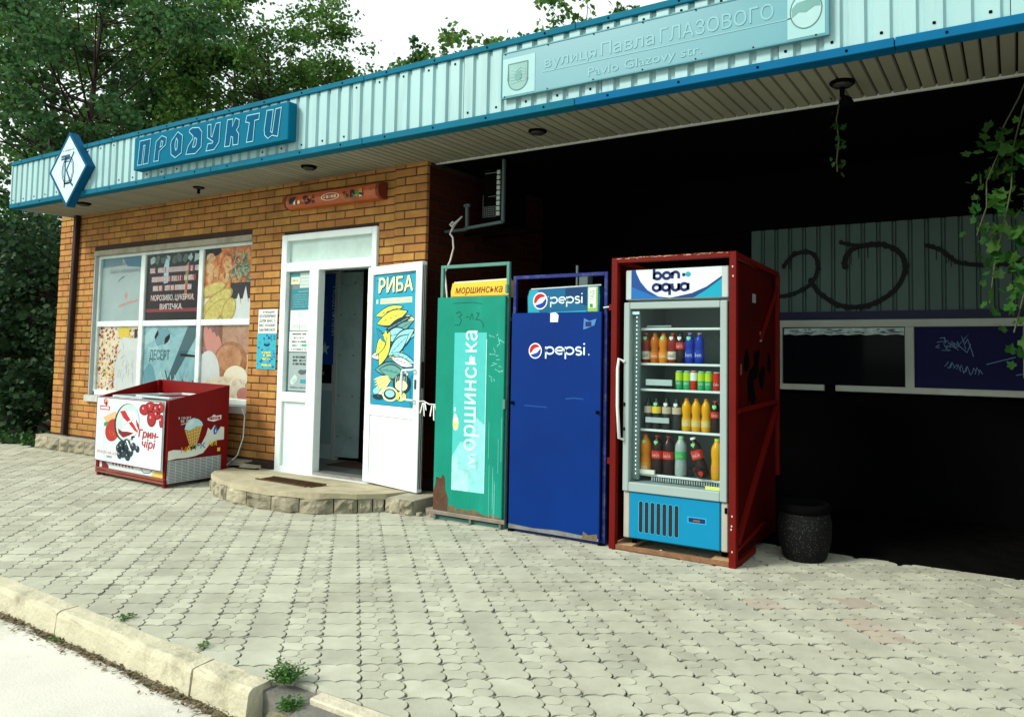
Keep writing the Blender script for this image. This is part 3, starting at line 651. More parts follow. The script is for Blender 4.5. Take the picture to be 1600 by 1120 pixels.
def build_window():
    y = .075
    win = MB(); 
    win.box(-9.97, -9.955, .004, .20, .70, 2.46, M('reveal_plaster', (.40, .45, .46), .85, var=.12, dirt=.4, dcol=(.2, .22, .22), ds=5)); win.box(-9.97, -6.88, -.004, .20, 2.442, 2.502, m_concrete)
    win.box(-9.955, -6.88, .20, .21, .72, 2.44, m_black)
    w = part(win, 'window', shop)
    def fr(x0, x1, z0, z1, n='frame'): 
        mb = MB(); mb.box(x0, x1, y - .03, y + .05, z0, z1, m_frame, .006); part(mb, n, w)
    fr(-9.955, -9.915, .75, 2.44); fr(-9.005, -8.915, .75, 2.405, 'mullion'); fr(-7.86, -7.78, .75, 2.405, 'mullion'); fr(-6.93, -6.88, .75, 2.44)
    fr(-9.915, -6.93, 2.405, 2.4425); fr(-9.915, -6.93, .71, .775)
    for a, b in ((-9.915, -9.005), (-8.915, -7.86), (-7.78, -6.93)): fr(a, b, 1.555, 1.622, 'transom')
    mb = MB(); mb.box(-9.99, -6.872, -.035, .05, .635, .708, M('sill_paint', (.45, .47, .44), .7, var=.15, dirt=.4, ds=5)); part(mb, 'sill', w)
    for a, b in ((-9.915, -9.005), (-8.915, -7.86), (-7.78, -6.93)):
        for c, d in ((.775, 1.555), (1.622, 2.405)): mb = MB(); mb.add([(a, y - .011, c), (b, y - .011, c), (b, y - .011, d), (a, y - .011, d)], [(0, 1, 2, 3)], glass('window_glass', (.97, .985, .985), .022)); part(mb, 'glass_sheet', w)
    r = random.Random(9)
    def pane(x0, x1, z0, z1, base):
        mb = MB(); pl = Plane((x0, y, z0), W=x1 - x0, H=z1 - z0); mb.rect(pl, 0, 0, 1, 1, base, 0); return mb, pl
    gl = M('window_film', (.33, .45, .45), .22, spec=.6, var=.10, vs=3)
    # upper left: pale film with a script heading
    mb, pl = pane(-9.915, -9.005, 1.622, 2.405, gl)
    mb.flat(pl, [(.62, .86), (1, .82), (1, 1), (.5, 1)], P_('deep_blue', (.02, .16, .25))); mb.flat(pl, [(.02, .86), (.5, .88), (.5, 1), (.02, 1)], P_('mid_teal', (.06, .22, .27)))
    mb.text(pl, 'Батьківщина', .2, .76, .055, pgrey, .003, .66, shear=.3); scrawl(mb, pl, .1, .6, .87, .07, pgrey, .003, 2)
    mb.ribbon(pl, [(.42, .62), (.47, .67), (.56, .7)], .012, P_('dark_teal', (.06, .14, .15)), .002)
    mb.ribbon(pl, [(x, .22 + .10 * math.sin((x - .4) * 2.6)) for x in np.linspace(.45, .9, 7)], .022, ppink, .002); mb.ell(pl, .62, .40, .03, .05, ppink, .002, 8)
    part(mb, 'pane', w, label='upper left pane behind a pale film with faint script')
    # upper middle: bare dark glass with lettering
    mb, pl = pane(-8.915, -7.86, 1.622, 2.405, m_glassdark)
    for k, (x0, x1) in enumerate(((.06, .97), (.1, .92), (.13, .85))):
        scrawl(mb, pl, x0, x1, .71 - k * .135, .085, pr_, .002, 20 + k, .5, .25); scrawl(mb, pl, x0, x1, .715 - k * .135, .075, pw, .003, 20 + k, .36, .25)
    for k, (t, x, wd) in enumerate((('МОРОЗИВО, ЦУКЕРКИ,', .1, .86), ('ВИПІЧКА.', .28, .46))):
        mb.text(pl, t, x - .008, .30 - k * .135 - .006, .07, pr_, .002, wd, .03); mb.text(pl, t, x, .30 - k * .135, .062, pw, .003, wd - .015, .012)
    mb.rect(pl, .0, .125, 1, .175, P_('shelf_red', (.22, .02, .03)), .002)
    for k in range(9): mb.flat(pl, blob(.1 + .1 * k + r.uniform(-.02, .02), .91, .05, .06, 9, .4, 0, k), r.choice((P_('reflect_green', (.05, .12, .09)), P_('reflect_pale', (.35, .5, .47)))), .001)  # green and pale reflections painted onto the glass
    mb.flat(pl, [(.33, .55), (.41, .56), (.42, .86), (.36, .93), (.32, .8)], psky, .0015); mb.flat(pl, [(.72, .3), (.76, .3), (.79, .85), (.73, .8)], P_('ochre', (.32, .20, .04)), .0015)
    part(mb, 'pane', w, label='bare dark upper middle pane with white lettering edged in red')
    # upper right: still life of fruit, herbs and bread
    mb, pl = pane(-7.78, -6.93, 1.622, 2.405, pcream)
    mb.flat(pl, [(0, .3), (1, .3), (1, 1), (0, 1)], photo('photo_fruit', ((.10, .03, .01), (.50, .12, .02), (.66, .25, .04), (.70, .50, .20)), 7)); mb.flat(pl, [(0, .85), (.25, .90), (.35, .95), (.3, 1), (0, 1)], photo('photo_navy', ((.004, .015, .03), (.02, .06, .10)), 9))
    for k in range(9): mb.flat(pl, blob(r.uniform(.05, .5), r.uniform(.5, .9), r.uniform(.04, .09), r.uniform(.06, .13), 12, .2, r.uniform(0, 3), k), r.choice((photo('photo_peach', ((.45, .20, .05), (.62, .38, .16), (.70, .52, .30)), 9), photo('photo_rust', ((.22, .05, .01), (.5, .14, .02), (.6, .3, .06)), 9))), .0015 + k * .00005)
    for k in range(150):
        a = r.gauss(.76, .14); b = r.gauss(.68, .13); 
        if a < .98 and b < .98: mb.flat(pl, leafshape(a, b, r.uniform(.03, .06), .010, r.uniform(0, 3.1), 3), r.choice((pg, P_('grey_green', (.16, .26, .19)), P_('dark_green', (.02, .08, .05)), P_('pale_green', (.33, .43, .33)))), .003 + k * .00001)
    mb.flat(pl, [(.55, .28), (.98, .28), (1, .5), (.55, .5)], pk, .0045)
    mb.flat(pl, [(.58, .0), (1, 0), (1, .42), (.92, .22), (.86, .45), (.78, .2), (.72, .36)], pw, .005)
    for k, (a, b, c, d, q) in enumerate(((.12, .42, .3, .09, .2), (.25, .26, .33, .12, .4), (.2, .1, .3, .13, .5), (.48, .12, .18, .14, .9))):
        mb.ell(pl, a + .05, b, c, d, photo('photo_rind', ((.20, .16, .03), (.46, .36, .07), (.55, .48, .14)), 16), .0055 + k * .0008, 18, q); mb.ell(pl, a + .06, b + .01, c * .86, d * .8, photo('photo_melon', ((.40, .34, .07), (.58, .50, .14), (.70, .64, .28)), 14), .0058 + k * .0008, 18, q)
    part(mb, 'pane', w, label='upper right pane covered by a photo of fruit, herbs and bread')
    # lower left: busy confectionery print with a white jug
    mb, pl = pane(-9.915, -9.005, .775, 1.555, pcream)
    for k in range(420):
        a = r.uniform(.02, .98); b = r.uniform(.02, .98)
        mb.flat(pl, blob(a, b, r.uniform(.012, .035), r.uniform(.010, .03), 5, .4, r.uniform(0, 3), k), r.choice((pbrown, pr_, pdr, pbeige, py, pw, po, ppink)), .001 + k * .000004)
    mb.ell(pl, .62, .9, .14, .10, py, .004, 16); mb.flat(pl, [(.45, .02), (.42, .4), (.55, .62), (.5, .74), (.6, .84), (.78, .82), (.98, .84), (.98, .02)], pw, .0045)
    for k in range(14): 
        a = r.uniform(.5, .9); b = r.uniform(.1, .7); mb.ribbon(pl, [(a, b), (a + r.uniform(-.05, .08), b + r.uniform(.05, .15))], .006, pgrey, .005)
    mb.rect(pl, .87, .82, .93, .96, pk, .005)
    part(mb, 'pane', w, label='lower left pane covered by a busy sweets print with a white jug')
    # lower middle: blue dessert print
    mb, pl = pane(-8.915, -7.86, .775, 1.555, photo('photo_film', ((.16, .36, .42), (.27, .50, .54), (.36, .58, .60)), 3.5))
    for a, b, c, d, q in ((.12, .86, .16, .1, .5), (.35, .84, .13, .13, -.6), (.22, .6, .1, .14, 1), (.12, .25, .12, .2, .3), (.45, .8, .1, .06, .9)): mb.flat(pl, blob(a, b, c, d, 12, .3, q, int(a * 100)), P_('film_blue_pale', (.36, .58, .61)) if q > .4 else P_('film_blue_dark', (.14, .34, .40)), .0015)
    mb.text(pl, 'ДЕСЕРТ', .12, .50, .115, P_('film_ink', (.06, .17, .21)), .003, .40, .01)
    mb.flat(pl, [(.82, 1), (1, 1), (1, .9), (.45, .0), (.38, 0)], P_('film_ink2', (.05, .13, .16)), .0025); mb.flat(pl, [(.7, .6), (.98, .58), (.97, .55), (.7, .56)], pk, .003)
    for k in range(12): a = .5 + k * .045; mb.ribbon(pl, [(a, .0), (a - .16 + .05 * (k % 3), .16 + .2 * r.random())], .012, pk if k % 2 else pw, .0035)
    part(mb, 'pane', w, label='lower middle pane covered by a blue dessert print')
    # lower right: loaves
    mb, pl = pane(-7.78, -6.93, .775, 1.555, pbeige)
    mb.rect(pl, 0, .5, .4, 1, photo('photo_rose', ((.12, .05, .05), (.30, .13, .11), (.45, .22, .18)), 7), .001); mb.rect(pl, .42, .6, 1, 1, photo('photo_tan', ((.30, .15, .09), (.46, .27, .18), (.55, .36, .25)), 5), .001); mb.rect(pl, .35, .62, .42, 1, pbrown, .0012)
    for k in range(4): mb.ell(pl, .1 + .09 * k, .82 - .05 * k, .06, .2, ppink, .002 + k * .0003, 14, .25)
    mb.ell(pl, .6, .5, .33, .28, photo('photo_crust', ((.18, .07, .03), (.38, .16, .07), (.50, .26, .12)), 8), .003, 22); mb.ell(pl, .57, .55, .26, .18, photo('photo_crust2', ((.36, .15, .07), (.50, .25, .13), (.60, .36, .20)), 7), .0034, 22)
    mb.ell(pl, .15, .3, .25, .35, pw, .004, 20); mb.ell(pl, .72, .28, .24, .17, photo('photo_bun', ((.70, .55, .36), (.80, .74, .56), (.82, .80, .70)), 5), .0045, 20); mb.flat(pl, [(0, 0), (.98, 0), (.9, .26), (.5, .3), (.1, .24)], photo('photo_flour', ((.60, .45, .28), (.76, .70, .54), (.82, .80, .70)), 6), .005); mb.ell(pl, .9, .06, .14, .1, ppink, .0055, 12)
    part(mb, 'pane', w, label='lower right pane covered by a photo of bread loaves')
build_window()

def build_door():
    y0 = -.025
    mb = MB()
    fr = part(MB(), 'entrance_frame', shop) if False else None
    core = MB(); core.box(-6.37, -6.29, y0, .06, .105, 2.452, m_white, .005); frame = part(core, 'entrance_frame', shop)
    def bar(x0, x1, z0, z1, n='frame_bar', yy=y0): 
        q = MB(); q.box(x0, x1, yy, .06, z0, z1, m_white, .005); part(q, n, frame)
    bar(-5.112, -5.05, .105, 2.452); bar(-6.29, -5.112, 2.387, 2.452); bar(-6.29, -5.112, 2.078, 2.168); bar(-5.945, -5.815, .105, 2.078); bar(-6.29, -5.945, .79, .884); bar(-6.29, -5.945, .105, .16)
    q = MB(); q.box(-6.395, -5.04, -.075, .06, .085, .112, m_white2, .004); q.box(-5.815, -5.112, -.02, .10, .112, .142, M('threshold_metal', (.30, .30, .29), .4, metal=.6, dirt=.6, ds=10)); part(q, 'threshold', frame)
    q = MB(); q.box(-6.29, -5.945, .0, .03, .16, .79, M('door_panel', (.60, .74, .73), .4, var=.05)); 
    for x in (-6.278, -5.957): q.box(x - .003, x + .003, -.004, .0, .18, .77, m_white2)
    q.box(-6.28, -5.955, -.004, 0, .767, .773, m_white2); part(q, 'lower_panel', frame)
    q = MB(); q.box(-6.29, -5.112, .02, .03, 2.168, 2.387, M('frosted_film', (.46, .62, .58), .35, spec=.5, var=.14, vs=5, dirt=.3, dcol=(.34, .46, .42), ds=6)); part(q, 'transom_pane', frame)
    q = MB(); q.box(-6.29, -5.945, .022, .028, .884, 2.078, M('sidelight_glass', (.10, .17, .17), .12, spec=.7, var=.1)); part(q, 'sidelight_pane', frame)
    q = MB()
    for z in (.5, 1.05, 1.75): q.tube([(-5.118, -.035, z), (-5.118, -.035, z + .08)], .011, m_white2, 8)
    part(q, 'hinge', frame)
    # open door leaf
    H = Vector((-5.125, -.045, .125)); U = Vector((.81, -.17, 0)); L = U.length; hh = 1.94
    pl = Plane(H, U); N = pl.N; T = .055
    def lbar(x0, x1, z0, z1, n, mat=m_white, l0=-T, l1=0, par=None):
        q = MB(); c = pl.p((x0 + x1) / 2, (z0 + z1) / 2, (l0 + l1) / 2); q.obox(c, ((x1 - x0) / 2, abs(l1 - l0) / 2, (z1 - z0) / 2), mat, (pl.U, pl.N, pl.V), .005); return q if par is None else part(q, n, par)
    leaf = part(lbar(0, .083, 0, hh, ''), 'door_leaf', shop)
    lbar(L - .085, L, 0, hh, 'stile', par=leaf); lbar(.083, L - .085, hh - .075, hh, 'rail', par=leaf); lbar(.083, L - .085, .60, .695, 'rail', par=leaf); lbar(.083, L - .085, 0, .07, 'rail', par=leaf)
    q = lbar(.083, L - .085, .07, .60, '', M('door_panel_white', (.80, .83, .82), .35, var=.03), -.04, -.012)
    part(q, 'lower_panel', leaf)
    q = lbar(.083, L - .085, .695, hh - .075, '', m_glassdark, -.035, -.02)
    part(q, 'glass_pane', leaf)
    q = MB(); gask = M('rubber_gasket', (.05, .06, .06), .7)
    for d in (-.012, -.03, -.046): q.obox(pl.p(L + .002, hh / 2, d), (.003, .003, hh / 2 - .03), gask, (pl.U, pl.N, pl.V))
    q.obox(pl.p(L + .002, .98, -.03), (.0035, .010, .11), M('lock_plate', (.02, .02, .02), .4), (pl.U, pl.N, pl.V)); part(q, 'edge_seal', leaf)
    q = MB(); q.tube([pl.p(L - .05, 1.02, 0), pl.p(L - .05, 1.02, .035), pl.p(L - .17, 1.015, .05), pl.p(L - .18, .99, .05), pl.p(L - .18, .80, .05), pl.p(L - .17, .775, .05), pl.p(L - .05, .765, .035), pl.p(L - .05, .765, 0)], .010, m_white, 8)
    part(q, 'handle', leaf)
    q = MB(); q.obox(pl.p(L - .05, .90, .004), (.012, .004, .04), gask, (pl.U, pl.N, pl.V), .002); part(q, 'keyhole_plate', leaf)
    # the fish poster behind the leaf's glass
    gx0, gx1, gz0, gz1 = .088, L - .09, .70, hh - .08
    pp = Plane(pl.p(gx0, gz0, -.018), U, (0, 0, 1), gx1 - gx0, gz1 - gz0); q = MB(); r = random.Random(4)
    q.rect(pp, 0, 0, 1, 1, P_('poster_blue', (.010, .24, .38), rough=.3), 0)
    q.rect(pp, 0, .55, 1, 1, P_('poster_blue2', (.010, .28, .42), rough=.3), .0004)
    yel = P_('poster_yellow', (.74, .72, .08)); yl2 = P_('poster_lemon', (.80, .80, .40)); aq = P_('poster_aqua', (.25, .60, .62)); sg = P_('poster_sage', (.10, .30, .27)); ink = P_('poster_ink', (.008, .03, .05)); wh = pw
    q.text(pp, 'РИБА', .125, .855, .135, ink, .0008, .52, .03); q.text(pp, 'РИБА', .11, .862, .132, yl2, .0014, .52, .02)
    q.ribbon(pp, [(.05, .955), (.2, .97), (.5, .985), (.95, .99)], .006, ink, .001)
    q.rect(pp, .16, .775, .90, .815, yl2, .0012); scrawl(q, pp, .19, .88, .783, .022, P_('poster_cyan', (.05, .4, .5)), .0018, 3); q.rect(pp, .06, .778, .10, .81, yl2, .0012)
    fish = [(.38, .715, .32, .035, .18, yel), (.45, .665, .36, .05, .22, yel), (.60, .62, .30, .03, .30, ink), (.68, .585, .27, .032, .32, sg), (.55, .535, .27, .05, .15, aq), (.70, .50, .30, .055, .45, aq), (.62, .455, .26, .05, .55, aq),
            (.30, .43, .26, .06, 1.1, yel), (.22, .47, .2, .045, .9, yel), (.75, .36, .27, .03, -.25, aq), (.72, .33, .25, .03, -.2, wh), (.2, .53, .16, .02, -.7, pt), (.42, .275, .33, .05, .05, sg), (.5, .255, .3, .05, -.1, sg)]
    fish = [(r.uniform(.15, .85), r.uniform(.24, .72), r.uniform(.10, .2), r.uniform(.018, .035), r.uniform(-.5, 1.0), r.choice((aq, sg, yel, yl2, wh, pt))) for k in range(22)] + fish
    for k, (a, b, l, w, ro, mt) in enumerate(fish):
        asp = pp.W / pp.H
        f = lambda l_, w_, dx=0: [(a + (x_ ) , b + (y_ )) for x_, y_ in [((p[0]) , (p[1]) * asp) for p in leafshape(dx, 0, l_, w_ / asp * 1.0, ro, 8)]]
        q.flat(pp, f(l * 1.07, w * 1.22), ink, .0016 + k * .00013); q.flat(pp, f(l, w), mt, .00165 + k * .00013)
        q.ribbon(pp, [f(l * .8, w * .1)[0], f(l * .8, w * .1)[8]], .004, ink if mt is not ink else aq, .0017 + k * .00013)
        for t in range(3): d = -.5 + t * .35; p_ = (a + math.cos(ro) * l * d, b + math.sin(ro) * l * d * asp); q.ribbon(pp, [p_, (p_[0] + .05, p_[1] + .012)], .004, ink, .0017 + k * .00013)
    for k in range(7): q.flat(pp, leafshape(.23 + .015 * k, .205 - .013 * k, .18, .012, .1 + .05 * k, 4), yel if k % 2 else yl2, .0065 + k * .0001)
    q.ell(pp, .72, .17, .20, .075, ink, .0068, 20); 
    for k in range(6): q.ribbon(pp, [(.58 + .05 * k, .17), (.6 + .045 * k, .225)], .007, aq if k % 2 else yl2, .0072)
    q.ell(pp, .72, .155, .14, .04, yl2, .0074, 16); q.ell(pp, .46, .085, .19, .055, yl2, .007, 20); q.ell(pp, .46, .085, .15, .042, ink, .0072, 20); q.ell(pp, .46, .09, .11, .028, aq, .0074, 16)
    q.ell(pp, .18, .10, .13, .03, aq, .007, 16); q.ell(pp, .17, .06, .13, .022, ink, .0071, 16); q.ell(pp, .72, .075, .12, .035, yel, .0075, 14); q.flat(pp, leafshape(.72, .08, .08, .012, .5, 4), ink, .0078)
    part(q, 'poster_print', leaf, label='blue fish poster filling the glass of the open door')
    # inner partition seen through the doorway
    y = .92
    q = MB(); q.box(-7.14, -6.60, y, y + .05, .085, 2.35, M('inner_door_white', (.62, .78, .80), .5, var=.06)); q.box(-6.62, -6.565, y - .02, y + .05, .085, 2.20, m_white2); q.box(-7.14, -4.96, y, y + .05, 2.20, 2.58, M('vestibule_wall')); q.box(-6.20, -4.96, y, y + .05, .085, 2.2, m_black); inner = part(q, 'inner_partition', shop)
    q = MB(); q.box(-6.93, -6.66, y - .008, y, .93, 1.16, m_glassdark); q.text(FR(y - .01), '0 800', -6.86, 1.03, .03, pw, .001); part(q, 'inner_glass', inner)
    q = MB(); q.box(-6.90, -6.64, y - .008, y, .25, .85, M('inner_panel', (.40, .58, .62), .5, var=.05)); part(q, 'inner_lower_panel', inner)
    q = MB(); q.obox((-6.40, y + .03, 1.15), (.165, .02, 1.03), M('steel_door_grey', (.40, .58, .58), .5, var=.1, dirt=.3, ds=4), (Vector((.985, .17, 0)).normalized(), Vector((-.17, .985, 0)).normalized(), Vector((0, 0, 1))), .004)
    for z in (.35, .8, 1.25, 1.7, 2.05): 
        for x in (-6.50, -6.29): q.ell(FR(y - .02), x, z, .009, .009, m_dark, .012, 8)
    part(q, 'steel_inner_door', inner)
build_door()
q = MB(); pl = FR(.905); q.box(-6.93, -6.625, .899, .907, 1.14, 2.17, P_('banner_blue', (.008, .07, .42), rough=.45)); 
q.text(pl, 'МОБІЛЬНИЙ', -6.655, 2.02, .075, psky, .008, .55, .005, rot=-math.pi / 2); q.text(pl, "ЗВ'ЯЗОК", -6.80, 1.92, .055, P_('banner_pale', (.12, .22, .42)), .008, .36, 0, rot=-math.pi / 2)
st = [(-6.76 + .085 * (1 if k % 2 == 0 else .42) * math.sin(k * math.pi / 5), 1.32 + .085 * (1 if k % 2 == 0 else .42) * math.cos(k * math.pi / 5)) for k in range(10)]; q.flat(pl, st, psky, .008)
solo(q, 'banner', 'dark blue upright banner with a star hung on the inner door', 'banner')

def build_canopy():
    c = MB(); c.box(-10.50, 3.2, -.675, 6.3, 3.004, 3.46, M('roof_felt', (.02, .02, .02), .95, spec=.05)); c.box(BR1 - .3, 3.2, .10, 1.9, 2.99, 3.003, m_dark); can = part(c, 'canopy', shop)
    per = .13; x = -10.52; k = 0
    while x < 3.1:
        n = 9; mb = MB(); prof = []
        for i in range(n):
            a = x + i * per
            prof += [(a, -.705), (a + .082, -.705), (a + .094, -.686), (a + .118, -.686)]
        prof.append((x + n * per - .004, -.705))
        vs = [(px_, py_, z) for z in (3.0, 3.505) for px_, py_ in prof]; m = len(prof)
        mb.add(vs, [(i, i + 1, m + i + 1, m + i) for i in range(m - 1)], m_sheet)
        for i in range(0, n, 2):
            for z in (3.065, 3.455): 
                if (i + k + int(z > 3.2)) % 2 == 0: mb.obox((x + i * per + .04, -.707, z), (.008, .004, .008), m_dark, c=.003)
        part(mb, 'fascia_panel', can); x += n * per; k += 1
    t2 = M('trim_blue', (.004, .105, .23), .6, spec=.03, var=.1, vs=3, dirt=.25, dcol=(.01, .07, .14), ds=4)
    x = -10.53
    while x < 3.1:
        l = 2.0
        for z0, z1, mt in ((2.968, 3.022, m_teal if x < -4 else t2), (3.492, 3.538, m_teal)):
            mb = MB(); mb.box(x, x + l - .004, -.722, -.676, z0, z1, mt, .004); mb.box(x, x + l - .004, -.676, -.62, z0 if z0 < 3.2 else z1 - .006, z0 + .006 if z0 < 3.2 else z1, mt)
            for q in range(4): mb.obox((x + .25 + q * .5, -.7235, (z0 + z1) / 2), (.006, .003, .006), m_dark)
            part(mb, 'fascia_trim', can)
        x += l
    mb = MB(); mb.box(-10.535, -10.515, -.715, .3, 2.97, 3.535, m_sheet); part(mb, 'fascia_end', can)
    x = -10.50; pw_ = .085
    while x < 2.9:
        yb = -.004 if x < BR1 - .09 else .07
        mb = MB(); a, b = x + .002, x + pw_ - .017; z = 2.990
        vs = [(a, -.675, z - .008), (b, -.675, z - .008), (b + .008, -.675, z + .008), (a - .001, -.675, z + .008), (a, yb, z - .008), (b, yb, z - .008), (b + .008, yb, z + .008), (a - .001, yb, z + .008)]
        mb.add(vs, [(0, 4, 5, 1), (1, 5, 6, 2), (0, 3, 7, 4), (0, 1, 2, 3), (4, 7, 6, 5)], m_soffit); part(mb, 'soffit_plank', can); x += pw_
    mb = MB(); mb.box(BR1 + .004, 3.0, .072, .095, 2.972, 2.999, m_white2); part(mb, 'soffit_edging', can)
build_canopy()

def build_recess():
    y = 1.8
    b = MB(); b.box(BR1 - .02, 3.2, y + .03, y + .2, 0, 3.0, m_dark); b.box(.80, 1.1, -.58, y + .03, 0, 2.96, m_dark); rw = part(b, 'recess_wall', shop)  # unseen right end wall, set close in to block light from the right
    ms = M('recess_sheet', (.08, .128, .115), .7, spec=.08, var=.1, vs=3, dirt=.5, dcol=(.10, .12, .10), ds=2.5, streak=True)
    x = -2.1
    while x < .7:
        mb = MB(); prof = []
        for i in range(6):
            a = x + i * .125; prof += [(a, y), (a + .086, y), (a + .093, y + .022), (a + .100, y + .022), (a + .104, y + .006), (a + .112, y + .006), (a + .116, y + .022), (a + .119, y + .022)]
        prof.append((x + .748, y)); m = len(prof)
        mb.add([(p[0], p[1], z) for z in (1.70, 2.46) for p in prof], [(i, i + 1, m + i + 1, m + i) for i in range(m - 1)], ms)
        part(mb, 'corrugated_panel', rw); x += .75
    mb = MB(); mb.box(-3.0, 2.8, y - .01, y + .03, 1.628, 1.70, P_('strip_navy', (.008, .010, .04))); mb.box(-3.0, 2.8, y - .02, y + .03, 2.46, 2.55, m_dark); part(mb, 'cover_and_shade_strips', rw)  # upper near-black strip paints the shade that the sheet fades into
    fm = M('recess_frame', (.38, .43, .37), .6, var=.08, dirt=.5, dcol=(.3, .3, .24), ds=6)
    core = MB(); core.box(-3.0, 2.8, y - .025, y + .03, 1.562, 1.626, fm, .004); wn = part(core, 'window_band', rw)
    def bar(x0, x1, z0, z1): q = MB(); q.box(x0, x1, y - .025, y + .03, z0, z1, fm, .004); part(q, 'frame_bar', wn)
    bar(-1.90, -1.81, 1.06, 1.562); bar(-.793, -.722, 1.06, 1.562); bar(.55, .63, 1.06, 1.562); bar(-3.0, -1.445, 1.008, 1.06); bar(-1.352, .10, 1.008, 1.06); bar(.104, 2.8, 1.008, 1.06)
    q = MB(); q.box(-1.44, -1.355, y - .02, y + .03, .96, 1.05, m_dark); part(q, 'bracket', wn)
    q = MB(); q.box(-1.81, -.793, y, y + .01, 1.06, 1.562, m_glassdark)
    fl = P_('torn_film', (.40, .52, .50), var=.5)
    pts = [(-1.80, 1.555)] + [(-1.80 + i * .05, 1.497 + .006 * math.sin(i * 2.1)) for i in range(21)] + [(-.80, 1.555)]; q.flat(FR(y), pts, fl, .002)
    r = random.Random(8)
    for k in range(26): a = r.uniform(-1.79, -.85); q.flat(FR(y), blob(a, r.uniform(1.51, 1.545), r.uniform(.01, .05), .006, 8, .4, 0, k), P_('film_grey', (.10, .13, .13)), .003)
    part(q, 'pane', wn, label='dark pane with a torn pale film along its top')
    q = MB(); q.box(-.722, .55, y, y + .012, 1.06, 1.562, P_('panel_navy', (.001, .0015, .042), rough=.7)); pl = FR(y); sc_ = P_('scribble', (.12, .24, .38))
    for k in range(14): a = -.55 + r.random() * .2; z = 1.38 + r.random() * .09; q.ribbon(pl, [(a, z), (a + r.uniform(-.04, .06), z + r.uniform(-.05, .06)), (a + r.uniform(-.05, .08), z + r.uniform(-.06, .05))], .005, sc_, .002)
    for k in range(12): a = -.50 + k * .022; z = 1.24 - k * .006; q.ribbon(pl, [(a, z), (a + .012, z + r.uniform(-.05, .06)), (a + .03, z + r.uniform(-.04, .04))], .005, sc_, .002)
    q.ribbon(pl, [(-.2, 1.26), (-.1, 1.29), (0, 1.32)], .006, sc_, .002); q.ribbon(pl, [(.0, 1.18), (.1, 1.2)], .006, sc_, .002); q.ribbon(pl, [(-.35, 1.42), (-.33, 1.46), (-.30, 1.36), (-.29, 1.32)], .005, sc_, .002)
    part(q, 'blue_panel', wn, label='navy panel with pale scribbled tags')
    def spray(pts, w, lift):
        P = [pts[0]] + pts + [pts[-1]]; out = []
        for i in range(1, len(P) - 2):
            for k in range(5):
                t = k / 5; a, b, c, d = P[i - 1], P[i], P[i + 1], P[i + 2]
                out.append(tuple(.5 * (2 * b[m] + (c[m] - a[m]) * t + (2 * a[m] - 5 * b[m] + 4 * c[m] - d[m]) * t * t + (3 * b[m] - a[m] - 3 * c[m] + d[m]) * t ** 3) for m in (0, 1)))
        out.append(pts[-1]); g = random.Random(len(pts))
        q.ribbon(pl, out, w * .8, ink, lift)
        for i, (a, b) in enumerate(out):
            if i % 2 == 0: q.ell(pl, a + g.gauss(0, .004), b + g.gauss(0, .004), w * g.uniform(.38, .62), w * g.uniform(.38, .62), ink, lift + .0003 + i * .00002, 9)
        for k in range(4): a, b = g.choice(out); q.rect(pl, a, b - g.uniform(.05, .13), a + .007, b, ink, lift)
    q = MB(); pl = FR(y - .003); ink = M('spray_black', (.006, .007, .008), .7, spec=.2, var=0)
    spray([(-2.1, 1.82), (-1.83, 1.845), (-1.7, 1.87), (-1.56, 1.95), (-1.50, 2.08), (-1.52, 2.19), (-1.60, 2.24), (-1.72, 2.21), (-1.80, 2.12)], .045, .002)
    spray([(-1.56, 1.97), (-1.48, 1.86), (-1.33, 1.76), (-1.18, 1.735), (-1.02, 1.77), (-.87, 1.87), (-.79, 2.02), (-.80, 2.14), (-.88, 2.23), (-1.02, 2.27), (-1.18, 2.25), (-1.26, 2.18), (-1.27, 2.09)], .05, .003)
    spray([(-1.3, 2.30), (-1.12, 2.26), (-.95, 2.27)], .04, .004); spray([(-.62, 2.24), (-.5, 2.18), (-.40, 2.09), (-.25, 2.055), (-.05, 2.06), (.2, 2.12)], .042, .002)
    part(q, 'graffiti', rw)
build_recess()

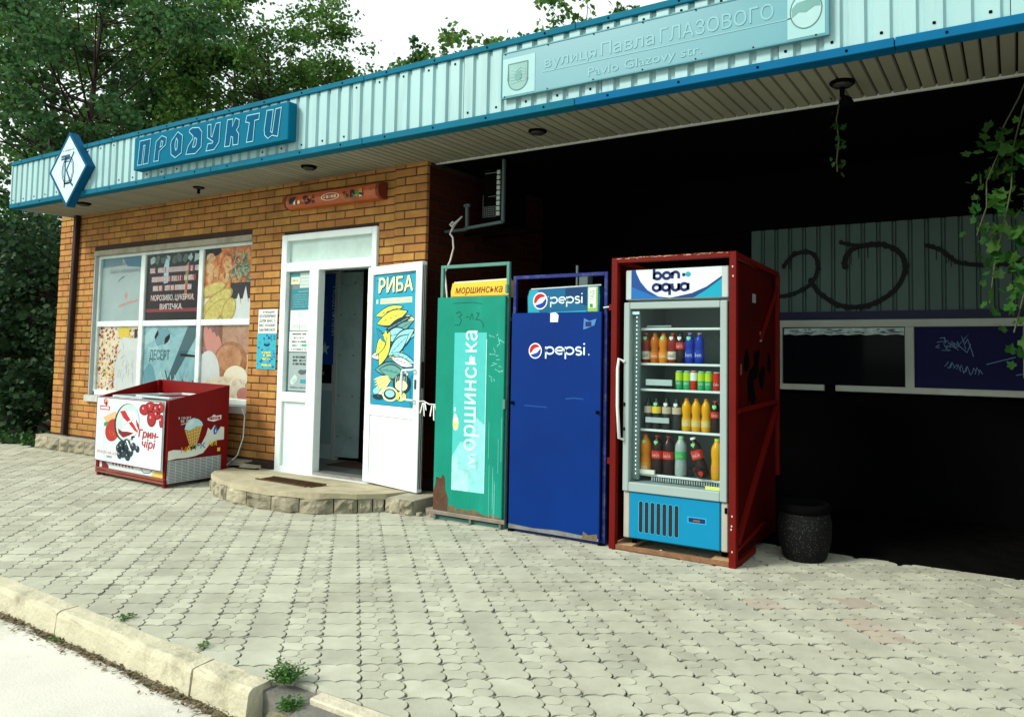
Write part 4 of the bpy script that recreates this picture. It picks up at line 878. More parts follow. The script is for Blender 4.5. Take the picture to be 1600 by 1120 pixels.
# ================================================================== PORCH
def build_porch():
    t = thing('porch_step', (-5.55, -.4, 0), 'rounded concrete doorstep faced with rough split stone before the shop entrance', 'doorstep')
    out = [(-6.76, .0), (-6.70, -.28), (-6.56, -.52), (-6.34, -.70), (-6.04, -.83), (-5.72, -.905), (-5.38, -.925), (-5.08, -.895), (-4.80, -.80), (-4.58, -.62), (-4.455, -.43), (-4.445, -.03)]
    sm = []
    for a, b in zip(out[:-1], out[1:]):
        for k in range(3): u = k / 3; sm.append((a[0] + (b[0] - a[0]) * u, a[1] + (b[1] - a[1]) * u))
    sm.append(out[-1])
    mt = M('step_concrete', (.40, .365, .25), .9, var=.15, vs=5, bump=.6, bs=60, dirt=.55, dcol=(.17, .14, .08), ds=3.5, dlo=.48, dhi=.7)
    mb = MB(); zf = lambda y: .10 + .058 * min(1, -y / .75); r = random.Random(2)
    hole = [(-5.80, -.60), (-5.80, -.47), (-5.14, -.49), (-5.16, -.63)]
    ring = [(x, y, zf(y) + .006) for x, y in sm]; n = len(ring)
    inner = [(-5.8 if x < -5.47 else -5.14, -.60 if y < -.3 else -.47, zf(-.5) + .006) for x, y in sm]
    mb.add(ring + [(x * 1.0, y, zf(y) - .03) for x, y in sm], [(i, i + 1, n + i + 1, n + i) for i in range(n - 1)], mt)
    mb.add(ring, [list(range(n))], mt)
    mb.build('step_slab', t); bpy.context.view_layer.update()
    ms = M('split_stone'); k = 0; acc = 0; start = 0; lim = .3
    seg = [math.dist(sm[i], sm[i + 1]) for i in range(n - 1)]; cum = [0]
    for s_ in seg: cum.append(cum[-1] + s_)
    def at(d):
        for i in range(n - 1):
            if cum[i + 1] >= d or i == n - 2: u = (d - cum[i]) / seg[i]; return Vector((sm[i][0] + (sm[i + 1][0] - sm[i][0]) * u, sm[i][1] + (sm[i + 1][1] - sm[i][1]) * u))
    d = .0
    while d < cum[-1] - .42:
        l = r.choice((.09, .13, .18, .25, .33)) * r.uniform(.9, 1.15); e = min(d + l, cum[-1] - .40); mb = MB(); vs = []; nx, nz = 5, 4
        for i in range(nx + 1):
            p = at(d + .004 + (e - d - .008) * i / nx); q = at(min(d + (e - d) * i / nx + .02, cum[-1])); tn = (q - at(d + (e - d) * i / nx)); tn = tn.normalized() if tn.length > 1e-6 else Vector((1, 0)); no = Vector((tn.y, -tn.x))
            if no.dot(p - Vector((-5.6, .1))) < 0: no = -no
            for j in range(nz + 1):
                ed = i in (0, nx) or j in (0, nz); o = (.002 if ed else r.uniform(.002, .034)); zz = -.02 + (zf(p.y) - .028 + .02) * j / nz + (0 if ed else r.uniform(-.01, .01))
                vs.append((p.x + no.x * o, p.y + no.y * o, zz))
        mb.add(vs, [(i * (nz + 1) + j, (i + 1) * (nz + 1) + j, (i + 1) * (nz + 1) + j + 1, i * (nz + 1) + j + 1) for i in range(nx) for j in range(nz)], ms)
        mb.build('stone', t); d = e
    # concrete lip and core
    mb = MB(); sc1 = [(x + (x + 5.6) * .012, y + (y - .1) * .012) for x, y in sm]
    a = [(x, y, zf(y) + .010 - r.uniform(0, .005)) for x, y in sc1]; b = [(x, y, zf(y) - .03 - r.uniform(0, .012)) for x, y in sc1]; c = [(x, y, zf(y) + .0075) for x, y in [(px_ * .99 - .056, py_ * .97) for px_, py_ in sm]]
    mb.add(a + b + c, [(i, i + 1, n + i + 1, n + i) for i in range(n - 1)] + [(i, i + 1, 2 * n + i + 1, 2 * n + i) for i in range(n - 1)], mt); mb.build('concrete_lip', t)
    mb = MB(); core = [(x * .985 - .084, y * .96) for x, y in sm]; mb.prism(Plane((0, 0, 0), (1, 0, 0), (0, 1, 0)), core, -.05, .09, m_mortar); mb.build('core', t)
    g = thing('foot_grate', (-5.47, -.55, .15), 'rusty sunken foot grate set in the doorstep', 'foot grate')
    mr = M('rusty_iron', (.10, .055, .028), .8, metal=.3, var=.4, vs=20, bump=.5, bs=120); mb = MB(); mb.flat(Plane((0, 0, .1515), (1, 0, 0), (0, 1, 0)), [(-5.84, -.615), (-5.15, -.645), (-5.10, -.475), (-5.81, -.462)], M('grate_dirt', (.085, .06, .035), .95, var=.5, vs=25, bump=1, bs=80), 0)
    mb.build('tray', g); 
    for k in range(15):
        x = -5.79 + k * .048; mb = MB(); mb.box(x, x + .010, -.635, -.465, .151, .161, mr); mb.build('bar', g)
    mb = MB(); mb.bar((-5.84, -.618, .156), (-5.15, -.648, .156), .012, mr); mb.bar((-5.81, -.462, .156), (-5.10, -.475, .156), .012, mr); mb.build('rim', g)
    # stone block under the open door
    t = thing('stone_block', (-4.28, -.25, 0), 'rough stone faced block under the open white door at the end of the doorstep', 'stone block')
    mb = MB(); mb.box(-4.44, -4.15, -.42, -.03, -.02, .115, m_concrete, .006); mb.build('body', t)
    for k, (a, b) in enumerate(((-4.44, -4.285), (-4.28, -4.15))): mb = MB(); rough_stone(mb, a, b, -.455, -.42, -.02, .112, ms, 40 + k); mb.build('stone', t)
    r = random.Random(6)
    for k, (x, y, s_, lb) in enumerate(((-4.07, -.30, .055, 'larger pale broken stone on the ground between the stone block and the green cage'), (-4.0, -.36, .034, 'small broken stone touching the foot rail of the green cage'), (-4.11, -.40, .028, 'small chip of stone in front of the pale broken stone'))):
        mb = MB(); bl = [(s_ * math.cos(a) * r.uniform(.7, 1.2), s_ * math.sin(a) * r.uniform(.6, 1.1)) for a in np.linspace(0, 2 * math.pi, 8)[:-1]]
        mb.prism(Plane((x, y, 0), (1, 0, 0), (0, 1, 0)), bl, -.01, s_ * .9, ms); solo(mb, 'rubble_stone', lb, 'stone')
build_porch()

# ================================================================== SIGNS ON THE FASCIA
def build_signs():
    # PRODUCTS sign
    t = thing('shop_sign', (-6.54, -.75, 3.09), 'long blue sign box with outlined italic letters on the corrugated fascia', 'sign')
    mb = MB(); ms = M('sign_blue', (.003, .115, .20), .6, spec=.02, var=.06, vs=3, dirt=.2, dcol=(.02, .10, .16), ds=3); mb.box(-7.70, -5.34, -.80, -.712, 3.095, 3.43, ms, .006); mb.build('box', t)
    PROD = [[(-7.511, 3.109), (-7.485, 3.353), (-7.295, 3.353), (-7.324, 3.109), (-7.412, 3.106), (-7.39, 3.3), (-7.416, 3.299), (-7.435, 3.106)], [(-7.227, 3.114), (-7.202, 3.31), (-7.109, 3.357), (-7.029, 3.328), (-7.035, 3.258), (-7.142, 3.206), (-7.148, 3.112)], [(-7.131, 3.245), (-7.114, 3.307), (-7.084, 3.297), (-7.095, 3.253)], [(-6.954, 3.245), (-6.943, 3.286), (-6.843, 3.359), (-6.765, 3.313), (-6.772, 3.143), (-6.868, 3.108), (-6.941, 3.148)], [(-6.883, 3.247), (-6.864, 3.299), (-6.84, 3.272), (-6.845, 3.199), (-6.864, 3.179), (-6.88, 3.204)], [(-6.7, 3.118), (-6.668, 3.197), (-6.599, 3.256), (-6.599, 3.284), (-6.66, 3.329), (-6.655, 3.351), (-6.612, 3.364), (-6.511, 3.352), (-6.461, 3.304), (-6.464, 3.161), (-6.552, 3.108)], [(-6.599, 3.176), (-6.568, 3.265), (-6.536, 3.244), (-6.546, 3.192), (-6.568, 3.172)], [(-6.379, 3.356), (-6.327, 3.356), (-6.32, 3.241), (-6.303, 3.233), (-6.253, 3.353), (-6.189, 3.354), (-6.198, 3.171), (-6.266, 3.11), (-6.387, 3.11), (-6.364, 3.176), (-6.294, 3.174), (-6.287, 3.188), (-6.374, 3.235)], [(-6.113, 3.115), (-6.085, 3.361), (-6.007, 3.357), (-6.01, 3.29), (-5.969, 3.361), (-5.914, 3.337), (-5.918, 3.277), (-5.949, 3.247), (-5.913, 3.205), (-5.92, 3.112), (-5.992, 3.114), (-6.001, 3.19), (-6.023, 3.198), (-6.038, 3.111)], [(-5.802, 3.114), (-5.771, 3.287), (-5.825, 3.301), (-5.809, 3.357), (-5.636, 3.354), (-5.642, 3.299), (-5.698, 3.297), (-5.713, 3.112)], [(-5.565, 3.193), (-5.538, 3.361), (-5.453, 3.357), (-5.478, 3.166), (-5.456, 3.152), (-5.422, 3.357), (-5.348, 3.36), (-5.383, 3.11), (-5.457, 3.13), (-5.51, 3.109), (-5.555, 3.143)]]
    LET = [(0,), (1, 2), (3, 4), (5, 6), (7,), (8,), (9,), (10,)]
    fill = M('letter_blue', (.002, .075, .165), .6, spec=.02, var=.05); line = M('letter_line', (.24, .52, .56), .5, var=.05); pl = FR(-.80)
    sx = lambda p: (-7.62 + (p[0] + 7.511) * (2.19 / 2.165), 3.135 + (p[1] - 3.106) * 1.0)
    for g in LET:
        mb = MB(); mb.flat(pl, [sx(p) for p in PROD[g[0]]], fill, .0035)
        if len(g) > 1: mb.flat(pl, [sx(p) for p in PROD[g[1]]], ms, .0042)
        for q in g: mb.ribbon(pl, [sx(p) for p in PROD[q]], .0075, line, .0055, closed=True)
        mb.build('letter', t)
    # diamond emblem
    t = thing('diamond_sign', (-9.02, -.74, 2.86), 'white diamond emblem in a blue frame at the left end of the fascia', 'sign')
    c = (-9.02, 3.262); hw, hh = .40, .415; d = lambda k: [(c[0], c[1] + hh * k), (c[0] - hw * k, c[1]), (c[0], c[1] - hh * k), (c[0] + hw * k, c[1])]
    mf = M('diamond_frame', (.005, .075, .16), .6, spec=.03, var=.1); pl = FR(-.79)
    mb = MB(); mb.prism(pl, d(1)[::-1], -.085, .0, mf); mb.ribbon(pl, d(.965), .03, mf, .004, closed=True); mb.build('frame', t)
    mb = MB(); mb.flat(pl, d(.92), M('emblem_white', (.46, .66, .67), .4, var=.06, dirt=.2, dcol=(.4, .55, .55), ds=5), .002); mb.build('face', t)
    mb = MB(); ink = M('emblem_blue', (.010, .07, .15), .5); L = lambda pts, w: mb.ribbon(pl, [(c[0] + x, c[1] + z) for x, z in pts], w, ink, .004)
    L(arc(0.0, -.01, .125, .15, 0, 360, 24)[:-1] + [(.125, -.01)], .014); L(arc(0.0, -.01, .10, .125, 0, 360, 24), .008)
    L([(-.155, .155), (.03, .155)], .026); L([(-.155, .125), (.03, .125)], .022); L([(-.06, .15), (-.06, -.20)], .028); L([(-.09, .09), (.02, .09)], .012)
    L([(.115, .185), (-.03, -.005), (.075, -.16), (.125, -.195)], .026); L([(-.07, -.155), (.06, -.155)], .022); L([(.07, -.155), (.10, -.12)], .018)
    scrawl(mb, pl, c[0] - .13, c[0] + .13, c[1] + .205, .02, ink, .004, 5); mb.build('emblem', t)
    # street name board
    t = thing('street_sign', (-2.0, -.73, 3.10), 'pale teal street name board with two crests on the fascia', 'sign')
    mb = MB(); bd = M('board_teal', (.060, .24, .29), .38, spec=.5, var=.05, vs=2, dirt=.2, dcol=(.09, .27, .31), ds=2); wt = M('board_white', (.26, .47, .48), .4, var=.05)
    mb.box(-3.135, -.868, -.738, -.712, 3.10, 3.432, bd, .003); mb.build('board', t); pl = FR(-.738)
    mb = MB(); mb.ribbon(pl, [(-3.131, 3.104), (-.872, 3.104), (-.872, 3.428), (-3.131, 3.428)], .008, M('board_edge', (.05, .22, .26), .4), .003, closed=True)
    for k in range(7): mb.ell(pl, -3.1 + k * .36, 3.112, .006, .006, m_dark, .004, 6); mb.ell(pl, -3.1 + k * .36, 3.42, .006, .006, m_dark, .004, 6)
    mb.build('rim', t)
    mb = MB(); lt = M('board_letter', (.17, .38, .42), .4, var=.04)
    mb.text(pl, 'вулиця', -2.765, 3.262, .072, lt, .002, .405, .005); mb.text(pl, 'Павла', -2.325, 3.262, .088, lt, .002, .385, .005); mb.text(pl, 'ГЛАЗОВОГО', -1.90, 3.262, .092, lt, .002, .72, .006)
    mb.rect(pl, -2.78, 3.233, -1.02, 3.240, lt, .002); mb.text(pl, 'Pavlo Glazovy str.', -2.42, 3.140, .062, lt, .002, .80, .006); mb.build('lettering', t)
    mb = MB(); mb.rect(pl, -3.12, 3.115, -2.845, 3.385, wt, .002); li = M('crest_line', (.06, .15, .16), .5); sh = [(-3.07, 3.34), (-2.905, 3.34), (-2.905, 3.22)] + arc(-2.9875, 3.22, .0825, .075, 0, -180, 10) + [(-3.07, 3.22)]
    mb.flat(pl, sh, M('crest_fill', (.18, .36, .34), .5), .003); mb.ribbon(pl, sh, .007, li, .004, closed=True); 
    for k in range(5): mb.ribbon(pl, [(-3.05, 3.30 - k * .025), (-3.0, 3.285 - k * .02), (-2.96, 3.31 - k * .025), (-2.92, 3.29 - k * .02)], .006, M('crest_detail', (.25, .45, .43), .5), .005)
    mb.ell(pl, -2.985, 3.245, .03, .035, M('crest_detail2', (.12, .28, .27), .5), .006, 12); mb.build('shield_crest', t)
    mb = MB(); mb.rect(pl, -1.10, 3.115, -.89, 3.42, wt, .002); cc = (-.995, 3.268); mb.ell(pl, cc[0], cc[1], .088, .105, M('crest_pale', (.30, .50, .50), .5), .003, 28); mb.ribbon(pl, arc(cc[0], cc[1], .088, .105, 0, 360, 28)[:-1], .006, li, .004, closed=True)
    mb.flat(pl, [(cc[0] - .078, cc[1] - .03), (cc[0] - .04, cc[1] - .005), (cc[0], cc[1] - .012), (cc[0] + .05, cc[1] + .015), (cc[0] + .08, cc[1] + .01), (cc[0] + .075, cc[1] + .045), (cc[0] + .02, cc[1] + .06), (cc[0] - .05, cc[1] + .05), (cc[0] - .08, cc[1] + .02)], M('crest_detail2'), .0045); mb.build('round_crest', t)
    # orange light box over the door
    t = thing('light_box', (-5.6, -.06, 2.68), 'orange light box sign with rounded ends above the entrance', 'sign')
    mo = M('lightbox_orange', (.42, .085, .018), .4, spec=.5, var=.2, vs=6, dirt=.5, dcol=(.10, .06, .03), ds=5); mb = MB()
    prof = [(-.004, 2.69), (-.075, 2.695), (-.11, 2.72), (-.118, 2.77), (-.105, 2.82), (-.05, 2.842), (-.004, 2.845)]
    vs = [(x, y, z) for x in (-6.22, -4.99) for y, z in prof]; n = len(prof); mb.add(vs, [(i, i + 1, n + i + 1, n + i) for i in range(n - 1)], mo, False); mb.build('face', t)
    mb = MB(); md = M('lightbox_end', (.16, .03, .012), .5)
    for x0, x1 in ((-6.245, -6.221), (-4.989, -4.95)): mb = MB(); mb.prism(Plane((x0, 0, 0), (0, -1, 0), (0, 0, 1)), [(-y * 1.04, z) for y, z in prof], 0, -(x1 - x0), md); mb.build('end_cap', t)
    pl = Plane((0, -.1205, 0)); mb = MB(); r = random.Random(12)
    cx = -5.58; ov = lambda k: [(cx + .125 * k * math.cos(a), 2.755 + .036 * k * math.sin(a)) for a in np.linspace(0, 6.283, 21)[:-1]]
    mb.flat(pl, ov(1), pcream, .001); mb.flat(pl, ov(.88), P_('logo_rust', (.35, .05, .02)), .002); scrawl(mb, pl, cx - .085, cx + .09, 2.742, .026, pcream, .003, 7, .4, .2)
    mb.build('logo', t); mb = MB()
    for k in range(40):
        x = r.choice((r.uniform(-6.15, -5.74), r.uniform(-5.4, -5.05))); mb.flat(pl, blob(x, r.uniform(2.725, 2.78), r.uniform(.012, .03), r.uniform(.01, .025), 7, .4, 0, k), r.choice((pdr, pbrown, pcream, pk, pk, pg if x > -5.4 else pbrown, po)), .001 + k * .00004)
    for x, c_ in ((-5.20, pg), (-5.30, pk)): mb.flat(pl, [(x - .012, 2.72), (x + .012, 2.72), (x + .01, 2.77), (x + .004, 2.80), (x - .004, 2.80), (x - .01, 2.77)], c_, .003)
    mb.build('pictures', t, kind='stuff')
build_signs()

# ---- notices on the wall and the side light
def notice(x0, x1, z0, z1, y, base, label, draw, cat='notice', name='paper_notice', tilt=0):
    mb = MB(); c, s_ = math.cos(tilt), math.sin(tilt); pl = Plane((x0, y, z0), (c, 0, s_), (-s_, 0, c), x1 - x0, z1 - z0); q = [(0, 0), (1, 0), (1, 1), (0, 1)]
    mb.prism(pl, q, -.002, 0, base); draw(mb, pl); solo(mb, name, label, cat)
def d1(mb, pl):
    mb.text(pl, 'Я ПРАЦЮЮ', .22, .84, .022, pk, .001, .19, .006)
    for k, t in enumerate(('БЕЗПЕРЕРВНО', 'ДЛЯ ВАС І', 'ВАС КОХАЮ', 'ЗАКЛИКАЮ!!!')): mb.text(pl, t, .06, .66 - .19 * k, .028, pk, .001, .25, .004)
notice(-6.715, -6.42, 1.465, 1.71, -.008, pw, 'white printed notice taped above the blue poster on the brick wall', d1)
def d2(mb, pl):
    r = random.Random(3)
    for k in range(60): mb.flat(pl, blob(r.random() * .9 + .05, r.random() * .9 + .05, .05, .03, 7, .4, 0, k), r.choice((pt, P_('sea', (.03, .35, .45)), pb, P_('sea_dark', (.01, .10, .16)))), .001 + k * .00001)
    mb.ell(pl, .52, .70, .16, .06, pnavy, .002, 14); mb.ell(pl, .52, .735, .12, .03, pt, .0022, 12)
    for k, z in enumerate((.44, .36, .26, .09)): scrawl(mb, pl, .28, .78, z, .055, py, .003, 30 + k, .45, .15)
notice(-6.725, -6.425, 1.10, 1.462, -.007, P_('sea', (.03, .35, .45)), 'blue sea coloured poster with yellow print on the brick wall', d2, 'poster', 'poster')
yg = .018
notice(-6.265, -6.135, 1.955, 2.06, yg, P_('card_cream', (.62, .66, .45)), 'small cream card at the top of the side light', lambda mb, pl: (mb.rect(pl, 0, .68, 1, 1, pt, .001), scrawl(mb, pl, .1, .9, .25, .2, pt, .001, 1)))
notice(-6.13, -5.955, 1.915, 2.065, yg, P_('sheet_pale', (.45, .58, .53)), 'pale folded sheet at the top right of the side light', lambda mb, pl: [mb.rect(pl, .05, .2 + .22 * k, .95, .225 + .22 * k, pgrey, .001) for k in range(3)])
notice(-6.235, -5.955, 1.70, 1.905, yg, P_('sheet_teal', (.015, .20, .25)), 'teal sheet with fine pale lines stuck in the side light', lambda mb, pl: (scrawl(mb, pl, .3, .9, .84, .08, ppale, .001, 2), [scrawl(mb, pl, .06, .94, .12 + .115 * k, .05, ppale, .001, 5 + k) for k in range(6)]))
def d3(mb, pl):
    r = random.Random(1)
    for k in range(9): mb.ribbon(pl, [(.1 + .09 * k, .1), (.12 + .09 * k, .3 * r.random() + .2), (.15 + .09 * k, .12)], .003, pgrey, .001)
    for k in range(8): mb.ribbon(pl, [(.2 + .08 * k, .65), (.2 + .08 * k, .92)], .003, ppale, .001)
    mb.rect(pl, .48, .02, .495, .98, ppale, .001)
notice(-6.255, -5.97, 1.495, 1.695, yg, P_('paper_a', (.62, .72, .68)), 'white sheet with a pencil drawing in the side light', d3)
def d4(mb, pl):
    for k, t in enumerate(('РЕМОНТУЄМО', 'ПОБУТОВІ', 'ХОЛОДИЛЬНИКИ')): scrawl(mb, pl, .12 + .1 * (k == 1), .9 - .1 * (k == 1), .82 - .19 * k, .09, pk, .001, 40 + k, .3, .2)
    scrawl(mb, pl, .15, .6, .25, .1, pt, .001, 44, .35, .2); mb.rect(pl, .62, .25, .88, .37, P_('mark_green', (.03, .40, .18)), .001); scrawl(mb, pl, .1, .9, .06, .1, pgrey, .001, 45, .4, .2)
notice(-6.26, -5.965, 1.285, 1.485, yg, P_('paper_b', (.68, .77, .73)), 'white printed page with a green mark in the side light', d4)
def d5(mb, pl):
    for k in range(3): scrawl(mb, pl, .2, .85, .86 - .09 * k, .055, pk, .001, 50 + k, .35, .2)
    mb.flat(pl, blob(.72, .50, .22, .07, 12, .3, .1, 2), P_('ink_grey', (.07, .11, .12)), .001); mb.flat(pl, blob(.3, .30, .18, .12, 12, .3, .4, 4), P_('paper_c2', (.48, .56, .54)), .0012); mb.ell(pl, .3, .26, .12, .06, ppale, .0016, 14)
    mb.rect(pl, .6, .2, .9, .3, pt, .001); scrawl(mb, pl, .1, .9, .06, .04, pk, .001, 60)
notice(-6.255, -5.96, .90, 1.272, yg, P_('paper_c', (.28, .36, .36)), 'grey photocopied leaflet at the foot of the side light', d5, 'leaflet', 'leaflet')

# ---- lamps under the canopy
def lamp(x, y, r=.075, drop=.03, label=''):
    t = thing('ceiling_lamp', (x, y, 2.982), label, 'lamp', 'lamps under the canopy'); mb = MB(); mb.lathe([(r * 1.0, 0), (r * 1.02, -.008), (r * .92, -drop * .6)], (x, y, 2.982), m_dark, 16); mb.build('rim', t)
    mb = MB(); mb.lathe([(r * .8, -drop * .4), (r * .7, -drop), (r * .1, -drop * 1.1)], (x, y, 2.982), M('lamp_glass', (.03, .03, .028), .2), 14); mb.build('bulb', t); return t
lamp(-9.376, -.442, label='dark round lamp under the canopy nearest the diamond emblem'); lamp(-5.56, -.39, .07, label='dark round lamp under the canopy above the orange light box'); lamp(-3.096, -.319, .07, .025, label='dark round lamp under the canopy above the blue cage')
t = lamp(-7.325, -.33, .055, .02, label='small lamp with a stub hanging under the canopy above the window'); q = MB(); q.tube([(-7.325, -.33, 2.97), (-7.325, -.33, 2.915)], .016, m_dark, 8); q.build('stub', t)
t = lamp(-.887, -.281, .075, .03, label='dark round lamp with a hanging bracket at the right end of the canopy'); q = MB(); q.tube([(-.887, -.281, 2.95), (-.89, -.27, 2.90), (-.87, -.25, 2.885)], .016, m_dark, 8); q.lathe([(.03, 0), (.045, -.03), (.03, -.05)], (-.87, -.25, 2.89), m_dark, 10); q.build('bracket', t)

# ================================================================== ICE CREAM FREEZER
def build_freezer():
    A = Vector((-8.145, -.787, 0)); B = Vector((-6.84, -.85, 0)); Cc = Vector((-6.862, -.216, 0)); D = Cc + (A - B)
    t = thing('chest_freezer', ((A + Cc) / 2)[:], 'red caged chest freezer with ice cream pictures standing before the shop window', 'freezer')
    red = M('freezer_red', (.16, .003, .003), .5, spec=.12, var=.12, vs=4, dirt=.3, dcol=(.06, .01, .01), ds=5); rust = M('freezer_rail', (.20, .05, .035), .6, var=.2, dirt=.4, dcol=(.08, .04, .02), ds=12)
    U = (B - A).normalized(); S = (Cc - B).normalized(); up = Vector((0, 0, 1)); W = (B - A).length; Dp = (Cc - B).length
    mb = MB(); ctr = (A + Cc) / 2
    mb.obox(ctr + up * .43, (W / 2 - .05, Dp / 2 - .05, .36), M('freezer_body', (.55, .60, .60), .4), (U, S, up), .02); mb.build('body', t)
    P = lambda u, s, z: A + U * (u * W) + S * (s * Dp) + up * z
    for u, s, z1 in ((0, 0, .80), (1, 0, .81), (1, 1, .935), (0, 1, .95)):
        mb = MB(); c = P(u, s, 0) + U * (.02 - .04 * u) + S * (.02 - .04 * s); mb.bar(c + up * .0, c + up * z1, .036, red, None, .003); mb.build('frame_post', t)
    for a, b, m_ in (((0, 0, .045), (1, 0, .045), rust), ((0, 0, .075), (1, 0, .075), rust), ((1, 0, .05), (1, 1, .05), red), ((0, 0, .05), (0, 1, .05), red), ((0, 1, .05), (1, 1, .05), red)):
        mb = MB(); mb.bar(P(*a), P(*b), .022, m_, None, .002); mb.build('frame_rail', t)
    mb = MB(); vs = [P(0, 1, .05), P(1, 1, .05), P(1, 1, .935), P(0, 1, .955)]; mb.add(vs + [v + S * .012 for v in vs], [(0, 1, 2, 3), (7, 6, 5, 4), (3, 2, 6, 7), (0, 3, 7, 4), (1, 5, 6, 2)], red); mb.build('back_panel', t)
    mb = MB(); vs = [P(0, 0, .06), P(0, 1, .06), P(0, 1, .955), P(0, 0, .80)]; mb.add(vs + [v - U * .012 for v in vs], [(0, 1, 2, 3), (7, 6, 5, 4), (3, 2, 6, 7), (0, 3, 7, 4)], red); mb.build('left_panel', t)
    # lids
    rim = M('lid_rim', (.45, .52, .54), .4)
    for k in range(2):
        u0, u1, z = (.10, .55, .805) if k == 0 else (.45, .93, .825)
        fr = MB()
        for a, b in (((u0, .12), (u1, .12)), ((u1, .12), (u1, .88)), ((u1, .88), (u0, .88)), ((u0, .88), (u0, .12))): fr.bar(P(*a, z), P(*b, z), .02, rim, None, .003)
        l = fr.build('lid', t); g = MB(); g.add([P(u0, .12, z), P(u1, .12, z), P(u1, .88, z), P(u0, .88, z)], [(0, 1, 2, 3)], m_glass); part(g, 'lid_glass', l)
    # front board with the ice cream advert
    pl = Plane(P(.005, 0, .155) - S * .028, U, up, W * .985, .645); mb = MB()
    board = M('advert_white', (.52, .63, .65), .4, spec=.4, var=.04, vs=3); mb.prism(pl, [(0, 0), (1, 0), (1, 1), (0, 1)], -.012, 0, board); mb.ribbon(pl, [(.004, .006), (.996, .006), (.996, .992), (.004, .992)], .008, red, .001, True); b = mb.build('front_board', t)
    mb = MB(); r = random.Random(15)
    mb.flat(pl, [(.62, .1), (.98, .02), (.98, .5), (.7, .35)], P_('ice_tint', (.58, .74, .78)), .0006)
    mb.flat(pl, [(.11, .68), (.31, .80), (.34, .50), (.2, .58)], P_('waffle', (.56, .36, .17)), .001)
    mb.ell(pl, .27, .50, .115, .17, P_('strawberry', (.32, .02, .012)), .0014, 18, .3); mb.flat(pl, leafshape(.165, .585, .05, .03, .8, 5), pg, .0018)
    for k in range(14): mb.ell(pl, .2 + r.random() * .12, .4 + r.random() * .2, .006, .008, po, .0018, 5)
    mb.ell(pl, .48, .64, .185, .285, pk, .002, 26, .25); mb.ell(pl, .495, .645, .175, .275, P_('ice_white', (.42, .52, .52)), .0024, 26, .25); mb.ell(pl, .54, .62, .12, .2, pw, .0028, 20, .4)
    mb.flat(pl, [(.38, .80), (.45, .82), (.52, .72), (.60, .62), (.66, .52), (.61, .53), (.53, .62), (.43, .71)], pr_, .0032); mb.flat(pl, [(.36, .54), (.42, .50), (.5, .51), (.60, .50), (.53, .45), (.44, .41), (.37, .47)], pdr, .0032); mb.flat(pl, [(.62, .72), (.67, .62), (.67, .55), (.63, .62)], pr_, .0033)
    mb.flat(pl, [(.57, .38), (.59, .43), (.62, .44), (.6, .46), (.56, .45)], pk, .0033); mb.flat(pl, [(.4, .58), (.58, .72), (.6, .70), (.42, .56)], P_('swirl', (.42, .52, .5)), .0033)
    for a, b_, s_ in ((.42, .27, .055), (.5, .30, .06), (.55, .22, .05), (.45, .19, .05), (.38, .24, .04), (.6, .30, .035), (.66, .27, .03), (.52, .14, .04), (.40, .14, .035)): mb.ell(pl, a, b_, s_, s_ * 1.7, P_('currant', (.012, .03, .045)), .0036, 14); mb.ell(pl, a - .012, b_ + .02, .01, .014, pgrey, .004, 6)
    mb.flat(pl, [(.49, .37), (.56, .22), (.58, .23), (.51, .38)], pw, .0045)
    for a, b_, rx, ry in ((.73, .86, .07, .11), (.82, .93, .08, .1), (.90, .88, .07, .12), (.96, .93, .05, .1), (.84, .74, .065, .16), (.91, .80, .05, .09), (.975, .72, .03, .13)): mb.ell(pl, a, min(b_, .985 - ry * .75), rx, ry * .75, pdr, .0022, 16); mb.ell(pl, a, min(b_, .985 - ry * .75), rx * .8, ry * .6, P_('grape', (.30, .012, .018)), .0026, 16); mb.ell(pl, a - .015, min(b_, .98 - ry * .75) + .02, .012, .02, ppink, .003, 6)
    mb.text(pl, 'Грин-', .665, .455, .075, pr_, .003, .36, .02, .15); mb.text(pl, 'чірі', .72, .31, .078, pr_, .003, .24, .02, .15)
    mb.flat(pl, [(.12, .88), (.16, .94), (.145, .985), (.11, .95)], pr_, .001); mb.ell(pl, .155, .93, .03, .045, ppink, .0014, 12); mb.ell(pl, .155, .90, .018, .035, pdr, .002, 10); mb.flat(pl, [(.06, .80), (.21, .80), (.215, .86), (.055, .865)], pr_, .002); mb.rect(pl, .07, .815, .20, .845, pw, .0026)
    scrawl(mb, pl, .04, .40, .135, .035, ppink, .002, 70); mb.rect(pl, .04, .125, .40, .13, ppink, .002); mb.text(pl, 'смаку!', .19, .075, .025, pk, .002, .12)
    mb.ribbon(pl, [(.02, .66), (.07, .67), (.13, .60), (.145, .35), (.15, .12), (.2, -.0)], .005, P_('cable_print', (.40, .52, .53)), .002)
    part(mb, 'advert_print', b)
    # strip of the freezer's own front below the board
    pl = Plane(P(.02, 0, .06) + S * .012, U, up, W * .965, .10); mb = MB(); mb.rect(pl, .0, 0, 1, 1, board, 0); mb.flat(pl, [(.05, .1), (.16, 0), (.16, .5), (.1, .9), (.05, .9)], pdr, .001)
    for k in range(7): mb.flat(pl, [(.2 + .05 * k, 1), (.235 + .05 * k, .6), (.26 + .05 * k, 1)], pdr, .001)
    mb.ribbon(pl, [(.66, .8), (.7, .45), (.78, .5), (.82, .8)], .006, pk, .002); mb.flat(pl, [(.78, .0), (1, 0), (1, 1), (.88, .9)], P_('straw', (.60, .46, .10)), .001); part(mb, 'lower_print', b)
